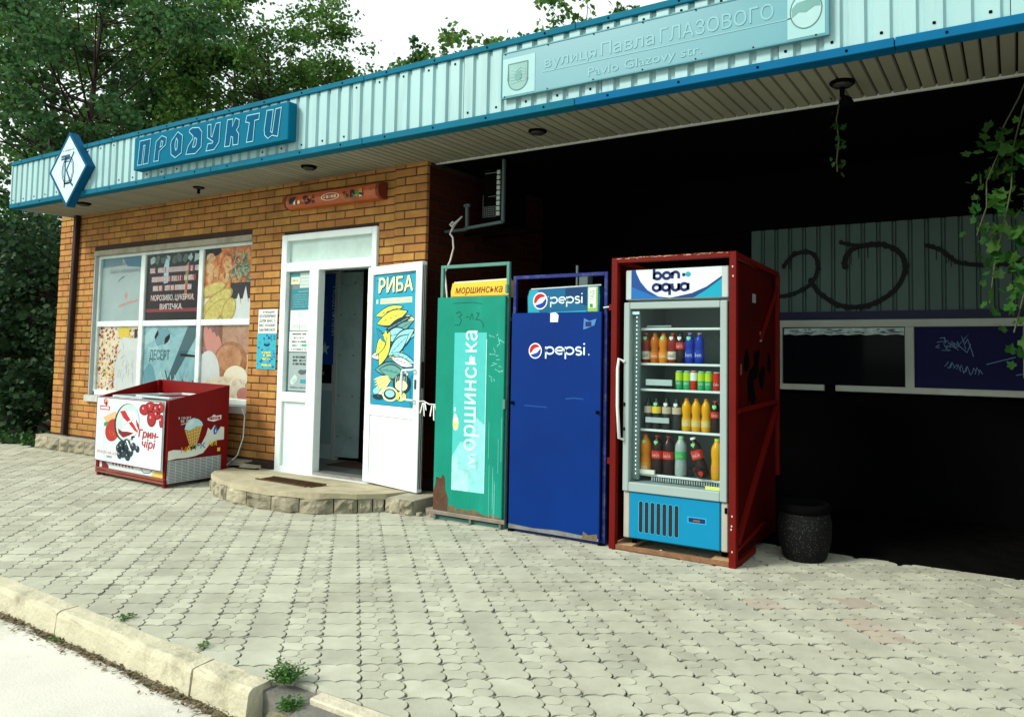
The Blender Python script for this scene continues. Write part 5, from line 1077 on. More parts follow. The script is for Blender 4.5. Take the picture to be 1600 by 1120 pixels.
    # right side panel
    pl = Plane(P(1, 0, 0) + U * .022, S, up, Dp, 1); mb = MB(); mb.prism(pl, [(0, .255), (1, .255), (1, .935), (0, .81)], -.012, 0, red); mb.prism(pl, [(.90, .02), (1, .02), (1, .255), (.90, .255)], -.012, 0, red); sp = mb.build('side_panel', t, label='red side panel of the freezer with a cone picture above a vent')
    mb = MB(); wav = [(.02, .255), (.02, .34), (.1, .35), (.22, .34), (.3, .33), (.45, .34), (.55, .38), (.62, .46), (.65, .53), (.70, .50), (.76, .55), (.82, .49), (.87, .53), (.93, .52), (.93, .40), (.80, .40), (.68, .36), (.58, .29), (.45, .27), (.3, .262), (.15, .265)]
    mb.flat(pl, wav, P_('milk', (.62, .66, .60)), .001)
    mb.flat(pl, [(.27, .52), (.55, .56), (.47, .37), (.36, .365)], P_('cone', (.60, .40, .10)), .002)
    for k in range(5): mb.ribbon(pl, [(.30 + .05 * k, .525 + .007 * k), (.37 + .025 * k, .37)], .004, pbrown, .0024); mb.ribbon(pl, [(.29 + .012 * k, .50 - .03 * k), (.53 - .015 * k, .53 - .03 * k)], .004, pbrown, .0025)
    mb.flat(pl, [(.26, .53), (.28, .58), (.33, .62), (.40, .635), (.48, .62), (.54, .59), (.56, .555), (.45, .55), (.35, .52)], psky, .003); mb.flat(pl, [(.3, .56), (.35, .61), (.42, .62), (.4, .58)], pw, .0034); mb.flat(pl, [(.74, .50), (.77, .555), (.82, .50), (.79, .46), (.75, .46)], pb, .0025); mb.ell(pl, .78, .49, .012, .02, psky, .003, 8)
    for k, (ch, cl) in enumerate(zip('МАЛЮК', (po, py, pg, psky, pb))): mb.text(pl, ch, .22 + .078 * k, .315 + .006 * k, .052, cl, .0035, .052, .008)
    mb.text(pl, 'АМ', .66, .35, .052, py, .0035, .09, .008); mb.rect(pl, .82, .29, .87, .325, py, .003)
    mb.flat(pl, [(.63, .62), (.70, .635), (.74, .655), (.78, .64), (.87, .645), (.87, .605), (.74, .585), (.64, .60)], pw, .002); mb.rect(pl, .66, .605, .85, .63, pr_, .0025); scrawl(mb, pl, .67, .84, .607, .02, pw, .003, 8)
    scrawl(mb, pl, .16, .36, .63, .022, pw, .002, 9); scrawl(mb, pl, .2, .44, .60, .025, pw, .002, 10); mb.ribbon(pl, [(.2, .58), (.42, .605)], .005, pw, .002); part(mb, 'side_print', sp)
    mb = MB(); mb.prism(pl, [(.03, .035), (.90, .035), (.90, .25), (.03, .25)], -.03, -.02, pk); v = mb.build('vent', t); vm = M('vent_grey', (.50, .55, .56), .4, metal=.2)
    for k in range(15): z = .045 + k * .0142; mb = MB(); mb.obox(pl.p(.465, z, -.010), (Dp * .435, .006, .0038), vm, (S, pl.N, up)); part(mb, 'slat', v)
    for k in range(9): mb = MB(); mb.obox(pl.p(.06 + .1 * k, .145, -.012), (.0025, .004, .105), vm, (S, pl.N, up)); part(mb, 'rib', v)
    for k in range(4): mb = MB(); c = P((0, 1, 1, 0)[k], (0, 0, 1, 1)[k], 0); mb.lathe([(.02, -.004), (.02, .05)], c + U * (.06 if k in (0, 3) else -.06) + S * (.05 if k < 2 else -.05), m_dark, 8); mb.build('foot', t)
build_freezer()
mb = MB(); mb.tube([(-6.80, -.10, .70), (-6.805, -.06, .62), (-6.83, -.05, .40), (-6.87, -.08, .22), (-6.98, -.14, .10), (-7.02, -.2, .06)], .006, m_white2, 6); solo(mb, 'power_cord', 'thin white power cord hanging down the brick wall behind the freezer', 'cord')
mb = MB(); lp = [(-6.80, -.22, .125), (-6.62, -.20, .125), (-6.50, -.17, .124), (-6.46, -.13, .122), (-6.56, -.09, .12), (-6.72, -.10, .12), (-6.86, -.15, .122)]; mb.tube(lp, .007, m_black, 6, closed=True); solo(mb, 'black_cable_loop', 'black cable loop lying on the doorstep by the brick wall', 'cable')
mb = MB(); mb.prism(Plane((0, 0, .114), (1, 0, 0), (0, 1, 0)), [(-6.76, -.195), (-6.56, -.18), (-6.50, -.14), (-6.58, -.105), (-6.74, -.115)], -.006, .004, P_('plate_grey', (.50, .54, .54))); solo(mb, 'grey_board', 'flat grey scrap of board inside the cable loop on the doorstep', 'board')

# ================================================================== CAGED COOLERS
def cage_frame(t, x0, x1, yf, yb, z1, w, mat, zb=.0):
    for x in (x0 + w / 2, x1 - w / 2):
        for y in (yf + w / 2, yb - w / 2): mb = MB(); mb.bar((x, y, zb), (x, y, z1 if y < 0 else z1 - .42), w, mat, None, .002); mb.build('post', t)
    for z in (z1 - w / 2, zb + w / 2):
        for y in (yf + w / 2, yb - w / 2): mb = MB(); zz = z if y < 0 or z < .5 else z - .42; mb.bar((x0 + w, y, zz), (x1 - w, y, zz), w, mat, None, .002); mb.build('rail', t)
        for x in (x0 + w / 2, x1 - w / 2): mb = MB(); zz = z if z < .5 else z - .42; mb.bar((x, yf + w, zz), (x, yb - w, zz), w, mat, None, .002); mb.build('rail', t)
def build_green():
    gr = M('cage_green', (.004, .21, .145), .55, spec=.12, var=.14, vs=3, dirt=.35, dcol=(.03, .30, .27), ds=2, dlo=.5, dhi=.8, streak=True); dk = M('cage_green_frame', (.07, .20, .17), .55, var=.2)
    t = thing('cooler_cage', (-3.61, -.1, 0), 'green sheet metal cage with rusty foot locked round a drinks cooler', 'cage')
    cage_frame(t, -3.945, -3.275, -.40, .28, 1.987, .026, dk)
    mb = MB(); mb.box(-3.95, -3.93, -.36, .25, .05, 1.72, m_dark); mb.box(-3.29, -3.272, -.36, .25, .05, 1.72, m_dark); mb.box(-3.94, -3.28, .255, .265, .05, 1.72, m_dark); mb.build('side_panels', t)
    mb = MB(); mb.box(-3.948, -3.285, -.428, -.408, .072, 1.728, gr, .004); d = mb.build('door_panel', t)
    pl = FR(-.428); mb = MB(); r = random.Random(21)
    lab = P_('label_aqua', (.06, .44, .42), rough=.4); lab2 = P_('label_pale', (.22, .58, .58), rough=.4, var=.25)
    mb.rect(pl, -3.765, .245, -3.452, 1.452, lab, .001); mb.flat(pl, [(-3.765, .245), (-3.452, .245), (-3.452, .75), (-3.55, .82), (-3.60, .60), (-3.68, .62), (-3.765, .5)], lab2, .0014); mb.rect(pl, -3.765, .245, -3.60, .5, P_('label_paler', (.30, .62, .62), rough=.4, var=.3), .0017); mb.ribbon(pl, [(-3.452, .25), (-3.452, 1.40)], .006, P_('label_edge', (.40, .74, .72)), .002)
    mb.text(pl, 'моршинська', -3.542, .43, .145, P_('label_letter', (.50, .78, .77)),   .0024, 1.035, .010, rot=math.pi / 2)
    mb.flat(pl, [(-3.70, .40), (-3.52, .40), (-3.52, .52), (-3.6, .56), (-3.70, .51)], lab2, .003)
    mb.ell(pl, -3.735, .755, .03, .06, P_('daisy', (.60, .62, .40)), .002, 9); mb.ell(pl, -3.735, .74, .012, .02, py, .0026, 8); mb.ell(pl, -3.74, .80, .016, .03, pw, .0024, 7); mb.ell(pl, -3.745, .86, .012, .02, psky, .0024, 7)
    rs = M('rust', (.085, .045, .025), .9, var=.35, vs=20, bump=.6, bs=90); mb.flat(pl, [(-3.945, .078), (-3.80, .078), (-3.795, .17), (-3.825, .24), (-3.83, .33), (-3.85, .355), (-3.875, .32), (-3.92, .33), (-3.925, .27), (-3.945, .22)], rs, .001)
    mb.flat(pl, [(-3.80, .078), (-3.52, .076), (-3.29, .076), (-3.29, .085), (-3.38, .10), (-3.45, .085), (-3.50, .105), (-3.56, .12), (-3.60, .10), (-3.66, .115), (-3.70, .10), (-3.76, .13), (-3.79, .12)], M('rust_light', (.13, .10, .055), .9, var=.4, vs=25), .0008)
    for k in range(9): x = r.uniform(-3.44, -3.30); z = r.uniform(.3, 1.0); mb.rect(pl, x, z - r.uniform(.15, .35), x + .003, z, P_('drip', (.14, .48, .42)), .001)
    gk = P_('marker', (.008, .05, .045)); L = lambda pts, w=.004, m_=gk: mb.ribbon(pl, pts, w, m_, .002)
    L([(-3.76, 1.60), (-3.72, 1.615), (-3.70, 1.59), (-3.73, 1.575), (-3.70, 1.55), (-3.72, 1.51), (-3.77, 1.51)]); L([(-3.66, 1.57), (-3.63, 1.575)]); L([(-3.62, 1.55), (-3.60, 1.60), (-3.585, 1.55)]); L([(-3.56, 1.60), (-3.53, 1.60), (-3.56, 1.55), (-3.52, 1.55), (-3.49, 1.52), (-3.49, 1.49)]); L([(-3.79, 1.68), (-3.6, 1.685), (-3.5, 1.67)], .003)
    for k in range(16): x = r.uniform(-3.43, -3.33); z = 1.08 + .024 * k; L([(x, z), (x + r.uniform(-.02, .04), z + r.uniform(-.03, .03)), (x + r.uniform(-.02, .05), z + r.uniform(-.03, .03))], .004, lab2)
    part(mb, 'door_print', d)
    mb = MB(); mb.tube([(-3.272, -.43, 1.73), (-3.25, -.43, 1.735)], .012, M('bolt_steel', (.2, .26, .24), .4, metal=.7), 8); mb.obox((-3.276, -.425, 1.78), (.010, .008, .03), dk); mb.obox((-3.276, -.43, .92), (.010, .010, .035), dk); mb.build('latch', t)
    mb = MB(); mb.bar((-3.99, -.43, .058), (-3.25, -.43, .058), .022, M('bare_rail', (.24, .20, .17), .6, metal=.4, var=.3, dirt=.5, ds=14), .03, .003); mb.build('foot_rail', t)
    for x in (-3.93, -3.58, -3.30): mb = MB(); mb.tube([(x, -.42, 0), (x, -.42, .05)], .012, M('bolt_steel'), 8); mb.build('foot', t)
    c = thing('drinks_cooler', (-3.58, -.05, 0), 'drinks cooler with a yellow lettered header inside the green cage', 'cooler'); mb = MB(); mb.box(-3.86, -3.31, -.33, .22, .03, 1.70, m_dark, .01); mb.build('cabinet', c)
    mb = MB(); ye = P_('header_yellow', (.70, .48, .045), rough=.35); pr = [(-3.865, 1.70), (-3.295, 1.70), (-3.30, 1.80), (-3.308, 1.855), (-3.852, 1.845), (-3.868, 1.78)]; mb.prism(Plane((0, -.30, 0)), pr, 0, .065, ye); h = mb.build('header', c)
    mb = MB(); mb.bar((-3.855, -.335, 1.852), (-3.305, -.335, 1.862), .012, m_white2); part(mb, 'rim', h)
    mb = MB(); mb.text(FR(-.365), 'моршинська', -3.82, 1.762, .062, P_('header_brown', (.20, .035, .012)), .001, .46, .007, .2); mb.ribbon(FR(-.365), [(-3.86, 1.737), (-3.3, 1.737)], .004, P_('header_brown'), .001); part(mb, 'lettering', h)
build_green()
def build_blue():
    bl = M('cage_blue', (.0, .021, .15), .45, spec=.10, var=.12, vs=2, dirt=.35, dcol=(.0, .034, .20), ds=1.2, dlo=.45, dhi=.8); fr = M('cage_blue_frame', (.008, .016, .13), .5, var=.25, dirt=.5, dcol=(.10, .13, .25), ds=18)
    t = thing('cooler_cage', (-2.84, -.1, 0), 'dark blue sheet metal cage with a soda emblem locked round a drinks cooler', 'cage')
    cage_frame(t, -3.235, -2.435, -.40, .30, 1.874, .026, fr)
    mb = MB(); mb.box(-3.24, -3.222, -.36, .27, .03, 1.58, m_dark); mb.box(-2.447, -2.43, -.36, .27, .03, 1.58, m_dark); mb.box(-3.22, -2.45, .28, .288, .03, 1.58, m_dark); mb.build('side_panels', t)
    mb = MB(); mb.box(-3.224, -2.465, -.428, -.408, .026, 1.594, bl, .004); d = mb.build('door_panel', t); pl = FR(-.428); mb = MB()
    globe(mb, pl, -3.01, 1.318, .052); geo_text(mb, pl, 'pepsi', -2.925, 1.292, .058, .012, P_('soda_white', (.60, .76, .78)), .0015, 1.38); mb.ell(pl, -2.562, 1.296, .005, .005, P_('soda_white'), .0015, 8)
    part(mb, 'emblem', d); mb = MB(); mb.flat(pl, [(-2.885, 1.525), (-2.82, 1.525), (-2.815, 1.575), (-2.84, 1.595), (-2.885, 1.59)], pw, .001); part(mb, 'white_sticker', d); mb = MB(); mb.flat(pl, [(-2.61, 1.47), (-2.59, 1.475), (-2.52, 1.50), (-2.505, 1.545), (-2.56, 1.53), (-2.605, 1.55)], P_('sticker_edge', (.05, .18, .42)), .001); mb.rect(pl, -2.592, 1.492, -2.545, 1.525, pnavy, .002)
    part(mb, 'bottle_sticker', d); mb = MB()
    mb.flat(pl, [(-2.60, .03), (-2.48, .03), (-2.48, .075), (-2.55, .06), (-2.59, .08)], M('rust_light'), .001); mb.flat(pl, [(-3.22, .027), (-2.47, .027), (-2.47, .045), (-2.8, .06), (-3.0, .05), (-3.22, .058)], M('dust_grey', (.16, .17, .16), .9, var=.4, vs=20), .0008)
    mb.ribbon(pl, [(-2.75, .98), (-2.68, .99), (-2.60, .985)], .012, P_('scuff', (.003, .045, .21)), .001); mb.ribbon(pl, [(-3.1, .92), (-2.9, .915)], .010, P_('scuff'), .001)
    part(mb, 'wear_marks', d, kind='stuff')
    for x, z in ((-3.20, .935), (-2.485, .90)): mb = MB(); mb.tube([(x, -.428, z), (x, -.443, z)], .012, m_dark, 10); mb.build('lock', t)
    mb = MB(); mb.tube([(-2.452, -.42, 1.62), (-2.40, -.42, 1.625)], .009, M('bolt_steel'), 8); mb.build('latch', t)
    for x in (-3.21, -2.46): mb = MB(); mb.box(x - .02, x + .02, -.42, -.38, -.004, .012, m_dark); mb.build('foot', t)
    c = thing('drinks_cooler', (-2.82, -.05, 0), 'drinks cooler with a blue lettered header inside the blue cage', 'cooler'); mb = MB(); mb.box(-3.12, -2.52, -.33, .22, .03, 1.60, m_dark, .01); mb.build('cabinet', c)
    he = P_('header_blue', (.006, .10, .22), rough=.3); mb = MB(); pr = [(-3.125, 1.57), (-2.52, 1.57), (-2.515, 1.70), (-2.522, 1.782), (-3.112, 1.77), (-3.13, 1.72)]; mb.prism(Plane((0, -.30, 0)), pr, 0, .065, he); h = mb.build('header', c); pl = FR(-.365); mb = MB()
    mb.flat(pl, [(-3.12, 1.60), (-3.02, 1.60), (-3.06, 1.69), (-3.03, 1.765), (-3.11, 1.765), (-3.125, 1.71)], P_('header_cyan', (.02, .30, .40), rough=.3), .0006); mb.flat(pl, [(-2.95, 1.575), (-2.62, 1.575), (-2.62, 1.61), (-2.95, 1.60)], P_('header_cyan'), .0006); mb.flat(pl, [(-2.8, 1.70), (-2.62, 1.64), (-2.62, 1.775), (-2.8, 1.77)], P_('header_navy', (.004, .035, .12), rough=.3), .0006)
    globe(mb, pl, -3.015, 1.685, .058); geo_text(mb, pl, 'pepsi', -2.928, 1.662, .050, .010, P_('soda_white'), .0016, 1.32); mb.ell(pl, -2.945, 1.715, .004, .004, pw, .002, 6)
    part(mb, 'print', h); mb = MB()
    mb.rect(pl, -2.612, 1.60, -2.532, 1.775, P_('tab_green', (.22, .45, .08)), .001); mb.rect(pl, -2.605, 1.625, -2.545, 1.77, P_('tab_white', (.62, .72, .62)), .002); mb.text(pl, 'ЛАД', -2.562, 1.67, .03, pgrey, .003, .08, rot=math.pi / 2); mb.rect(pl, -2.595, 1.63, -2.57, 1.655, pg, .003); part(mb, 'price_tab', h)
    mb = MB(); mb.bar((-3.115, -.335, 1.776), (-2.52, -.335, 1.789), .010, m_white2); part(mb, 'rim', h)
build_blue()
mb = MB(); mb.box(-2.96, -2.88, .10, .18, 1.62, 1.93, M('conduit_grey', (.10, .14, .14), .6), .004); mb.box(-3.0, -2.985, .12, .14, 1.62, 2.0, MATS['conduit_grey']); solo(mb, 'cable_duct', 'grey cable duct rising behind the blue cage', 'duct')

# ================================================================== GLASS DOOR FRIDGE IN ITS RED CAGE
def build_fridge():
    red = M('cage_red', (.115, .003, .0015), .55, spec=.12, var=.2, vs=4, dirt=.45, dcol=(.07, .006, .004), ds=4, dlo=.48, dhi=.72); chip = M('paint_chip', (.42, .22, .14), .8); wood = M('plywood', (.42, .28, .14), .8, var=.25, vs=12, dirt=.4, dcol=(.15, .10, .05), ds=10)
    t = thing('fridge_cage', (-1.93, 0, 0), 'red angle iron cage with sheeted sides round the glass door fridge', 'cage')
    x0, x1, yf, yb, z1, w = -2.378, -1.497, -.452, .55, 1.957, .046
    for x, y in ((x0 + w / 2, yf + w / 2), (x1 - w / 2, yf + w / 2), (x0 + w / 2, yb - w / 2)): mb = MB(); mb.bar((x, y, -.005), (x, y, z1), w, red, None, .003); mb.build('post', t)
    mb = MB(); mb.bar((x1 - .018, yb - .018, .44), (x1 - .018, yb - .018, 1.90), .036, red, None, .003); mb.build('post', t)
    R = lambda a, b, w_=.04, m_=red, n='rail': (lambda q: (q.bar(a, b, w_, m_, None, .003), q.build(n, t)))(MB())
    R((x0 + w, yf + .02, z1 - .018), (x1 - w, yf + .02, z1 - .018), .036); R((x1 - .02, yf + w, z1 - .02), (x1 - .02, yb, 1.905), .036); R((x0 + .02, yf + w, z1 - .02), (x0 + .02, yb, 1.905), .036); R((x0 + w, yb - .02, 1.90), (x1 - w, yb - .02, 1.90), .036)
    R((x1 - .012, yf + w, .955), (x1 - .012, yb - .05, .975), .03); R((x1 - .008, yf + .05, .14), (x1 - .008, yb - .04, .955), .034, n='brace'); R((x1 - .012, yf + w, .10), (x1 - .012, .18, .16), .022); R((x1 - .015, yf + w, .02), (x1 - .015, -.05, .03), .04); R((x1 - .008, .10, 1.42), (x1 - .008, yb - .05, 1.80), .022, n='brace')
    R((x0 + w, yf + .02, .018), (x1 - w, yf + .02, .018), .03, M('rusty_rail', (.20, .10, .05), .85, var=.4, vs=20, dirt=.5, dcol=(.05, .03, .02), ds=15))
    mb = MB(); mb.box(x1 - .030, x1 - .024, yf + w, yb - .04, .04, 1.90, M('cage_sheet', (.055, .0018, .0015), .7, spec=.05, var=.25, vs=3, dirt=.7, dcol=(.012, .004, .004), ds=3.5, dlo=.48, dhi=.66)); mb.build('side_sheet', t)  # darker red than the posts: the side's shade is in the colour
    mb = MB(); mb.box(x0 + .024, x0 + .03, yf + w, yb - .04, .04, 1.90, MATS['cage_sheet']); mb.build('side_sheet', t)
    mb = MB(); mb.box(x0, x1, yb - .006, yb, .04, 1.90, m_dark); mb.build('back_sheet', t)
    mb = MB(); r = random.Random(31); pl = FR(yf - .0006)
    for k in range(46): u = r.random(); mb.flat(pl, blob(x0 + w + u * (x1 - x0 - 2 * w), z1 - .003 - abs(r.gauss(0, .004)), r.uniform(.006, .03), r.uniform(.0015, .004), 7, .4, 0, k), chip, .0005)
    for z in (1.86, 1.80, .315, .255, .235, .10): mb.ell(pl, -1.522 + r.uniform(-.006, .006), z, .005, .007, P_('chip_pale', (.55, .45, .42)), .0006, 6)
    part(mb, 'paint_chips', t, kind='stuff') 
    mb = MB(); pr = Plane((x1 - .0235, 0, 0), (0, 1, 0), (0, 0, 1)); 
    for a_, b_, c_, d_, m_ in ((-.05, 1.66, .03, 1.72, pgrey), (.12, 1.40, .17, 1.47, pgrey), (-.30, 1.18, -.27, 1.25, pbrown)): mb = MB(); mb.rect(pr, a_, b_, c_, d_, m_, .001); part(mb, 'sticker', t)
    mb = MB()
    for k in range(8): mb.flat(pr, blob(r.uniform(-.2, .35), r.uniform(1.0, 1.3), r.uniform(.03, .09), r.uniform(.05, .12), 9, .4, 0, k), m_dark, .0008 + k * .0001)
    part(mb, 'dirt_stains', t, kind='stuff')
    for x, y in ((x0 + .06, -.40), (x1 - .11, -.40)): mb = MB(); mb.box(x - .06, x + .10, y - .03, y + .22, .018, .034, wood, .002); mb.build('plywood_pad', t)
    for x in (x0 + .02, x1 - .02): mb = MB(); mb.tube([(x, yf + .02, -.006), (x, yf + .02, -.002)], .035, MATS['rusty_rail'], 10); mb.build('foot', t)
    for z in (1.62, .58): mb = MB(); mb.obox((x0 - .012, yf + .02, z), (.012, .012, .022), red, c=.003); mb.build('lug', t)

    f = thing('display_fridge', (-1.93, -.08, .04), 'grey glass door display fridge with a white and blue header full of drinks', 'fridge')
    case = M('fridge_grey', (.26, .33, .32), .4, spec=.45, var=.06, vs=3, dirt=.25, dcol=(.25, .28, .26), ds=5); inn = M('fridge_inside', (.24, .32, .32), .5, var=.05); X0, X1 = -2.294, -1.564
    mb = MB(); mb.box(X0, X0 + .035, -.36, .22, .075, 1.87, case, .004); mb.box(X1 - .035, X1, -.36, .22, .075, 1.87, case, .004); mb.box(X0 + .0352, X1 - .0352, -.36, .22, 1.66, 1.868, case, .004); mb.box(X0 + .0352, X1 - .0352, -.36, .22, .075, .40, case, .004); mb.box(X0 + .0352, X1 - .0352, .17, .22, .402, 1.658, inn); mb.build('case', f)
    mb = MB(); mb.box(X0 + .0355, X0 + .045, -.355, .169, .404, 1.655, inn); mb.box(X1 - .045, X1 - .0355, -.355, .169, .404, 1.655, inn); mb.box(X0 + .046, X1 - .046, -.35, .169, .404, .45, inn); mb.build('liner', f)
    # header
    mb = MB(); mb.box(X0, X1, -.402, -.361, 1.670, 1.874, M('header_case', (.38, .46, .45), .4), .006); h = mb.build('header', f); pl = FR(-.402); mb = MB()
    a, b, z0, z1_ = -2.250, -1.609, 1.676, 1.872; cut = M('header_aqua', (.006, .28, .40), .45, spec=.15, var=.04); nav = M('header_navyblue', (.010, .055, .22), .35, var=.05); mid = M('header_midblue', (.012, .12, .36), .35, var=.05)
    mb.rect(pl, a, z0, b, z1_, P_('header_white', (.56, .68, .67), rough=.45), .0008)
    mb.flat(pl, [(a, z0), (-1.95, z0), (-2.05, 1.69), (-2.13, 1.735), (-2.18, 1.79), (-2.212, 1.85), (-2.218, z1_), (a, z1_)], nav, .0016); mb.flat(pl, [(a, z0), (-2.0, z0), (-2.1, 1.70), (-2.19, 1.735), (a, 1.76)], mid, .0022)
    mb.flat(pl, [(-2.02, z0), (b, z0), (b, 1.80), (-1.70, 1.735), (-1.80, 1.70), (-1.90, 1.683)], cut, .0016); mb.flat(pl, [(-1.98, z0), (-1.80, z0), (-1.72, 1.72), (b, 1.795), (b, 1.81), (-1.71, 1.745), (-1.81, 1.706), (-1.91, 1.688)], P_('header_deep', (.006, .04, .16)), .0024)
    lt = P_('bon_navy', (.006, .012, .10)); geo_text(mb, pl, 'bon', -2.088, 1.803, .052, .019, lt, .003, 1.20); mb.ell(pl, -1.868, 1.828, .012, .012, lt, .003, 10); mb.ell(pl, -1.838, 1.830, .019, .017, P_('dot_aqua', (.02, .30, .42)), .003, 12); mb.rect(pl, -1.872, 1.823, -1.84, 1.834, P_('dot_aqua'), .0028)
    geo_text(mb, pl, 'aqua', -2.094, 1.724, .054, .019, lt, .003, 1.19); part(mb, 'header_print', h)
    # door
    y0, y1 = -.425, -.372; dm = M('door_grey', (.27, .35, .34), .4, spec=.25, var=.05, vs=2)
    mb = MB(); mb.box(X0, X0 + .045, y0, y1, .388, 1.652, dm, .005); d = mb.build('glass_door', f)
    for q in ((X1 - .048, X1, .388, 1.652), (X0 + .045, X1 - .048, 1.606, 1.652), (X0 + .045, X1 - .048, .388, .450)): mb = MB(); mb.box(q[0], q[1], y0, y1, q[2], q[3], dm, .005); part(mb, 'door_frame', d)
    mb = MB(); mb.add([(X0 + .044, -.40, .449), (X1 - .047, -.40, .449), (X1 - .047, -.40, 1.607), (X0 + .044, -.40, 1.607)], [(0, 1, 2, 3)], glass('fridge_glass', (.90, .97, .96), .014)); part(mb, 'glass_pane', d)
    mb = MB(); mb.tube([(X0 + .008, y0, 1.25), (X0 - .022, y0 - .025, 1.27), (X0 - .028, y0 - .03, 1.2), (X0 - .024, y0 - .035, .95), (X0 - .012, y0 - .03, .74), (X0 + .008, y0, .73)], .011, m_white2, 8); part(mb, 'handle', d)
    mb = MB(); mb.rect(FR(-.401), X0 + .05, 1.572, X0 + .105, 1.592, psky, .001); mb.rect(FR(-.401), -1.715, .452, -1.62, .474, P_('tag_lime', (.45, .60, .15)), .001); part(mb, 'door_sticker', d)
    mb = MB(); mb.obox((X0 + .012, y0 - .002, .965), (.005, .004, .012), m_dark); mb.obox((X0 + .012, y0 - .002, .80), (.005, .004, .010), m_dark); part(mb, 'door_lock', d)
    # light strip, shelves, air grille
    mb = MB(); mb.box(X0 + .0455, X0 + .085, -.352, -.33, .46, 1.60, M('strip_grey', (.22, .31, .31), .4)); 
    for k in range(38): mb.ell(FR(-.352), X0 + .064, .50 + k * .0285, .0036, .0048, M('led_dot', (.9, .95, .95), .4, emit=((.85, 1.0, .97), 1.6)), .002, 8)
    mb.build('dotted_strip', f)
    sh = M('shelf_white', (.66, .74, .73), .4, var=.05); wr = M('shelf_wire', (.40, .47, .47), .4, metal=.3)
    for z in (1.475, 1.237, 1.063, .792, .492):
        mb = MB(); mb.box(X0 + .07, X1 - .047, -.318, -.305, z - .008, z + .008, sh, .002); s_ = mb.build('shelf', f); mb = MB()
        for k in range(22): x = X0 + .075 + k * .028; mb.box(x, x + .005, -.304, .16, z - .003, z + .003, wr)
        mb.box(X0 + .06, X1 - .047, .02, .03, z - .007, z - .004, wr); part(mb, 'wires', s_)
    mb = MB(); mb.box(-2.17, -1.98, -.33, -.319, 1.095, 1.135, M('price_rail', (.38, .48, .48), .3)); mb.box(-2.17, -2.0, -.33, -.319, .845, .88, MATS['price_rail']); mb.box(-2.24, -2.10, -.335, -.319, .50, .528, P_('rail_cream', (.66, .70, .58))); mb.box(-2.18, -2.0, -.30, -.29, 1.49, 1.50, MATS['price_rail']); mb.build('price_rail', f)
    mb = MB(); mb.box(-2.13, X1 - .05, -.32, -.318, .455, .483, pk); g = mb.build('air_grille', f)
    for k in range(30): x = -2.125 + k * .0168; mb = MB(); mb.box(x, x + .008, -.326, -.3205, .456, .482, wr); part(mb, 'slat', g)
    # blue base panel
    mb = MB(); bp = M('base_blue', (.002, .19, .36), .45, spec=.15, var=.05, vs=2); mb.box(X0 + .048, X1 - .046, -.412, -.361, .080, .384, bp, .008); b = mb.build('base_panel', f)
    mb = MB(); mb.box(X0, X0 + .047, -.405, -.361, .078, .384, M('base_corner', (.34, .34, .29), .6), .006); mb.build('base_corner', f); mb = MB(); mb.box(X1 - .045, X1, -.405, -.361, .078, .384, MATS['base_corner'], .006); mb.build('base_corner', f)
    pl = FR(-.412)
    for k in range(7):
        cx = -2.160 + k * .0425; mb = MB(); sl = arc(cx, .318, .0155, .015, 0, 180, 8) + arc(cx, .140, .0155, .015, 180, 360, 8); mb.flat(pl, sl, pk, .001); mb.ribbon(pl, sl, .004, M('slot_rim', (.03, .33, .52), .4), .0016, True)
        for q in range(12): mb.rect(pl, cx - .012, .145 + q * .015, cx + .012, .148 + q * .015, P_('coil', (.03, .028, .035)), .0014)
        part(mb, 'vent_slot', b)
    mb = MB(); mb.rect(pl, -1.83, .232, -1.702, .272, MATS['slot_rim'], .001); mb.rect(pl, -1.822, .238, -1.710, .266, pnavy, .002); mb.rect(pl, -1.79, .245, -1.745, .256, pbrown, .003); part(mb, 'pull_plate', b)
    mb = MB(); mb.obox((X1 - .012, -.408, .335), (.008, .006, .018), m_dark, c=.003); mb.build('hinge', f)
    for x in (X0 + .05, X1 - .05): mb = MB(); mb.lathe([(.018, .034), (.018, .08)], (x, -.33, 0), m_dark, 8); mb.build('foot', f)
build_fridge()

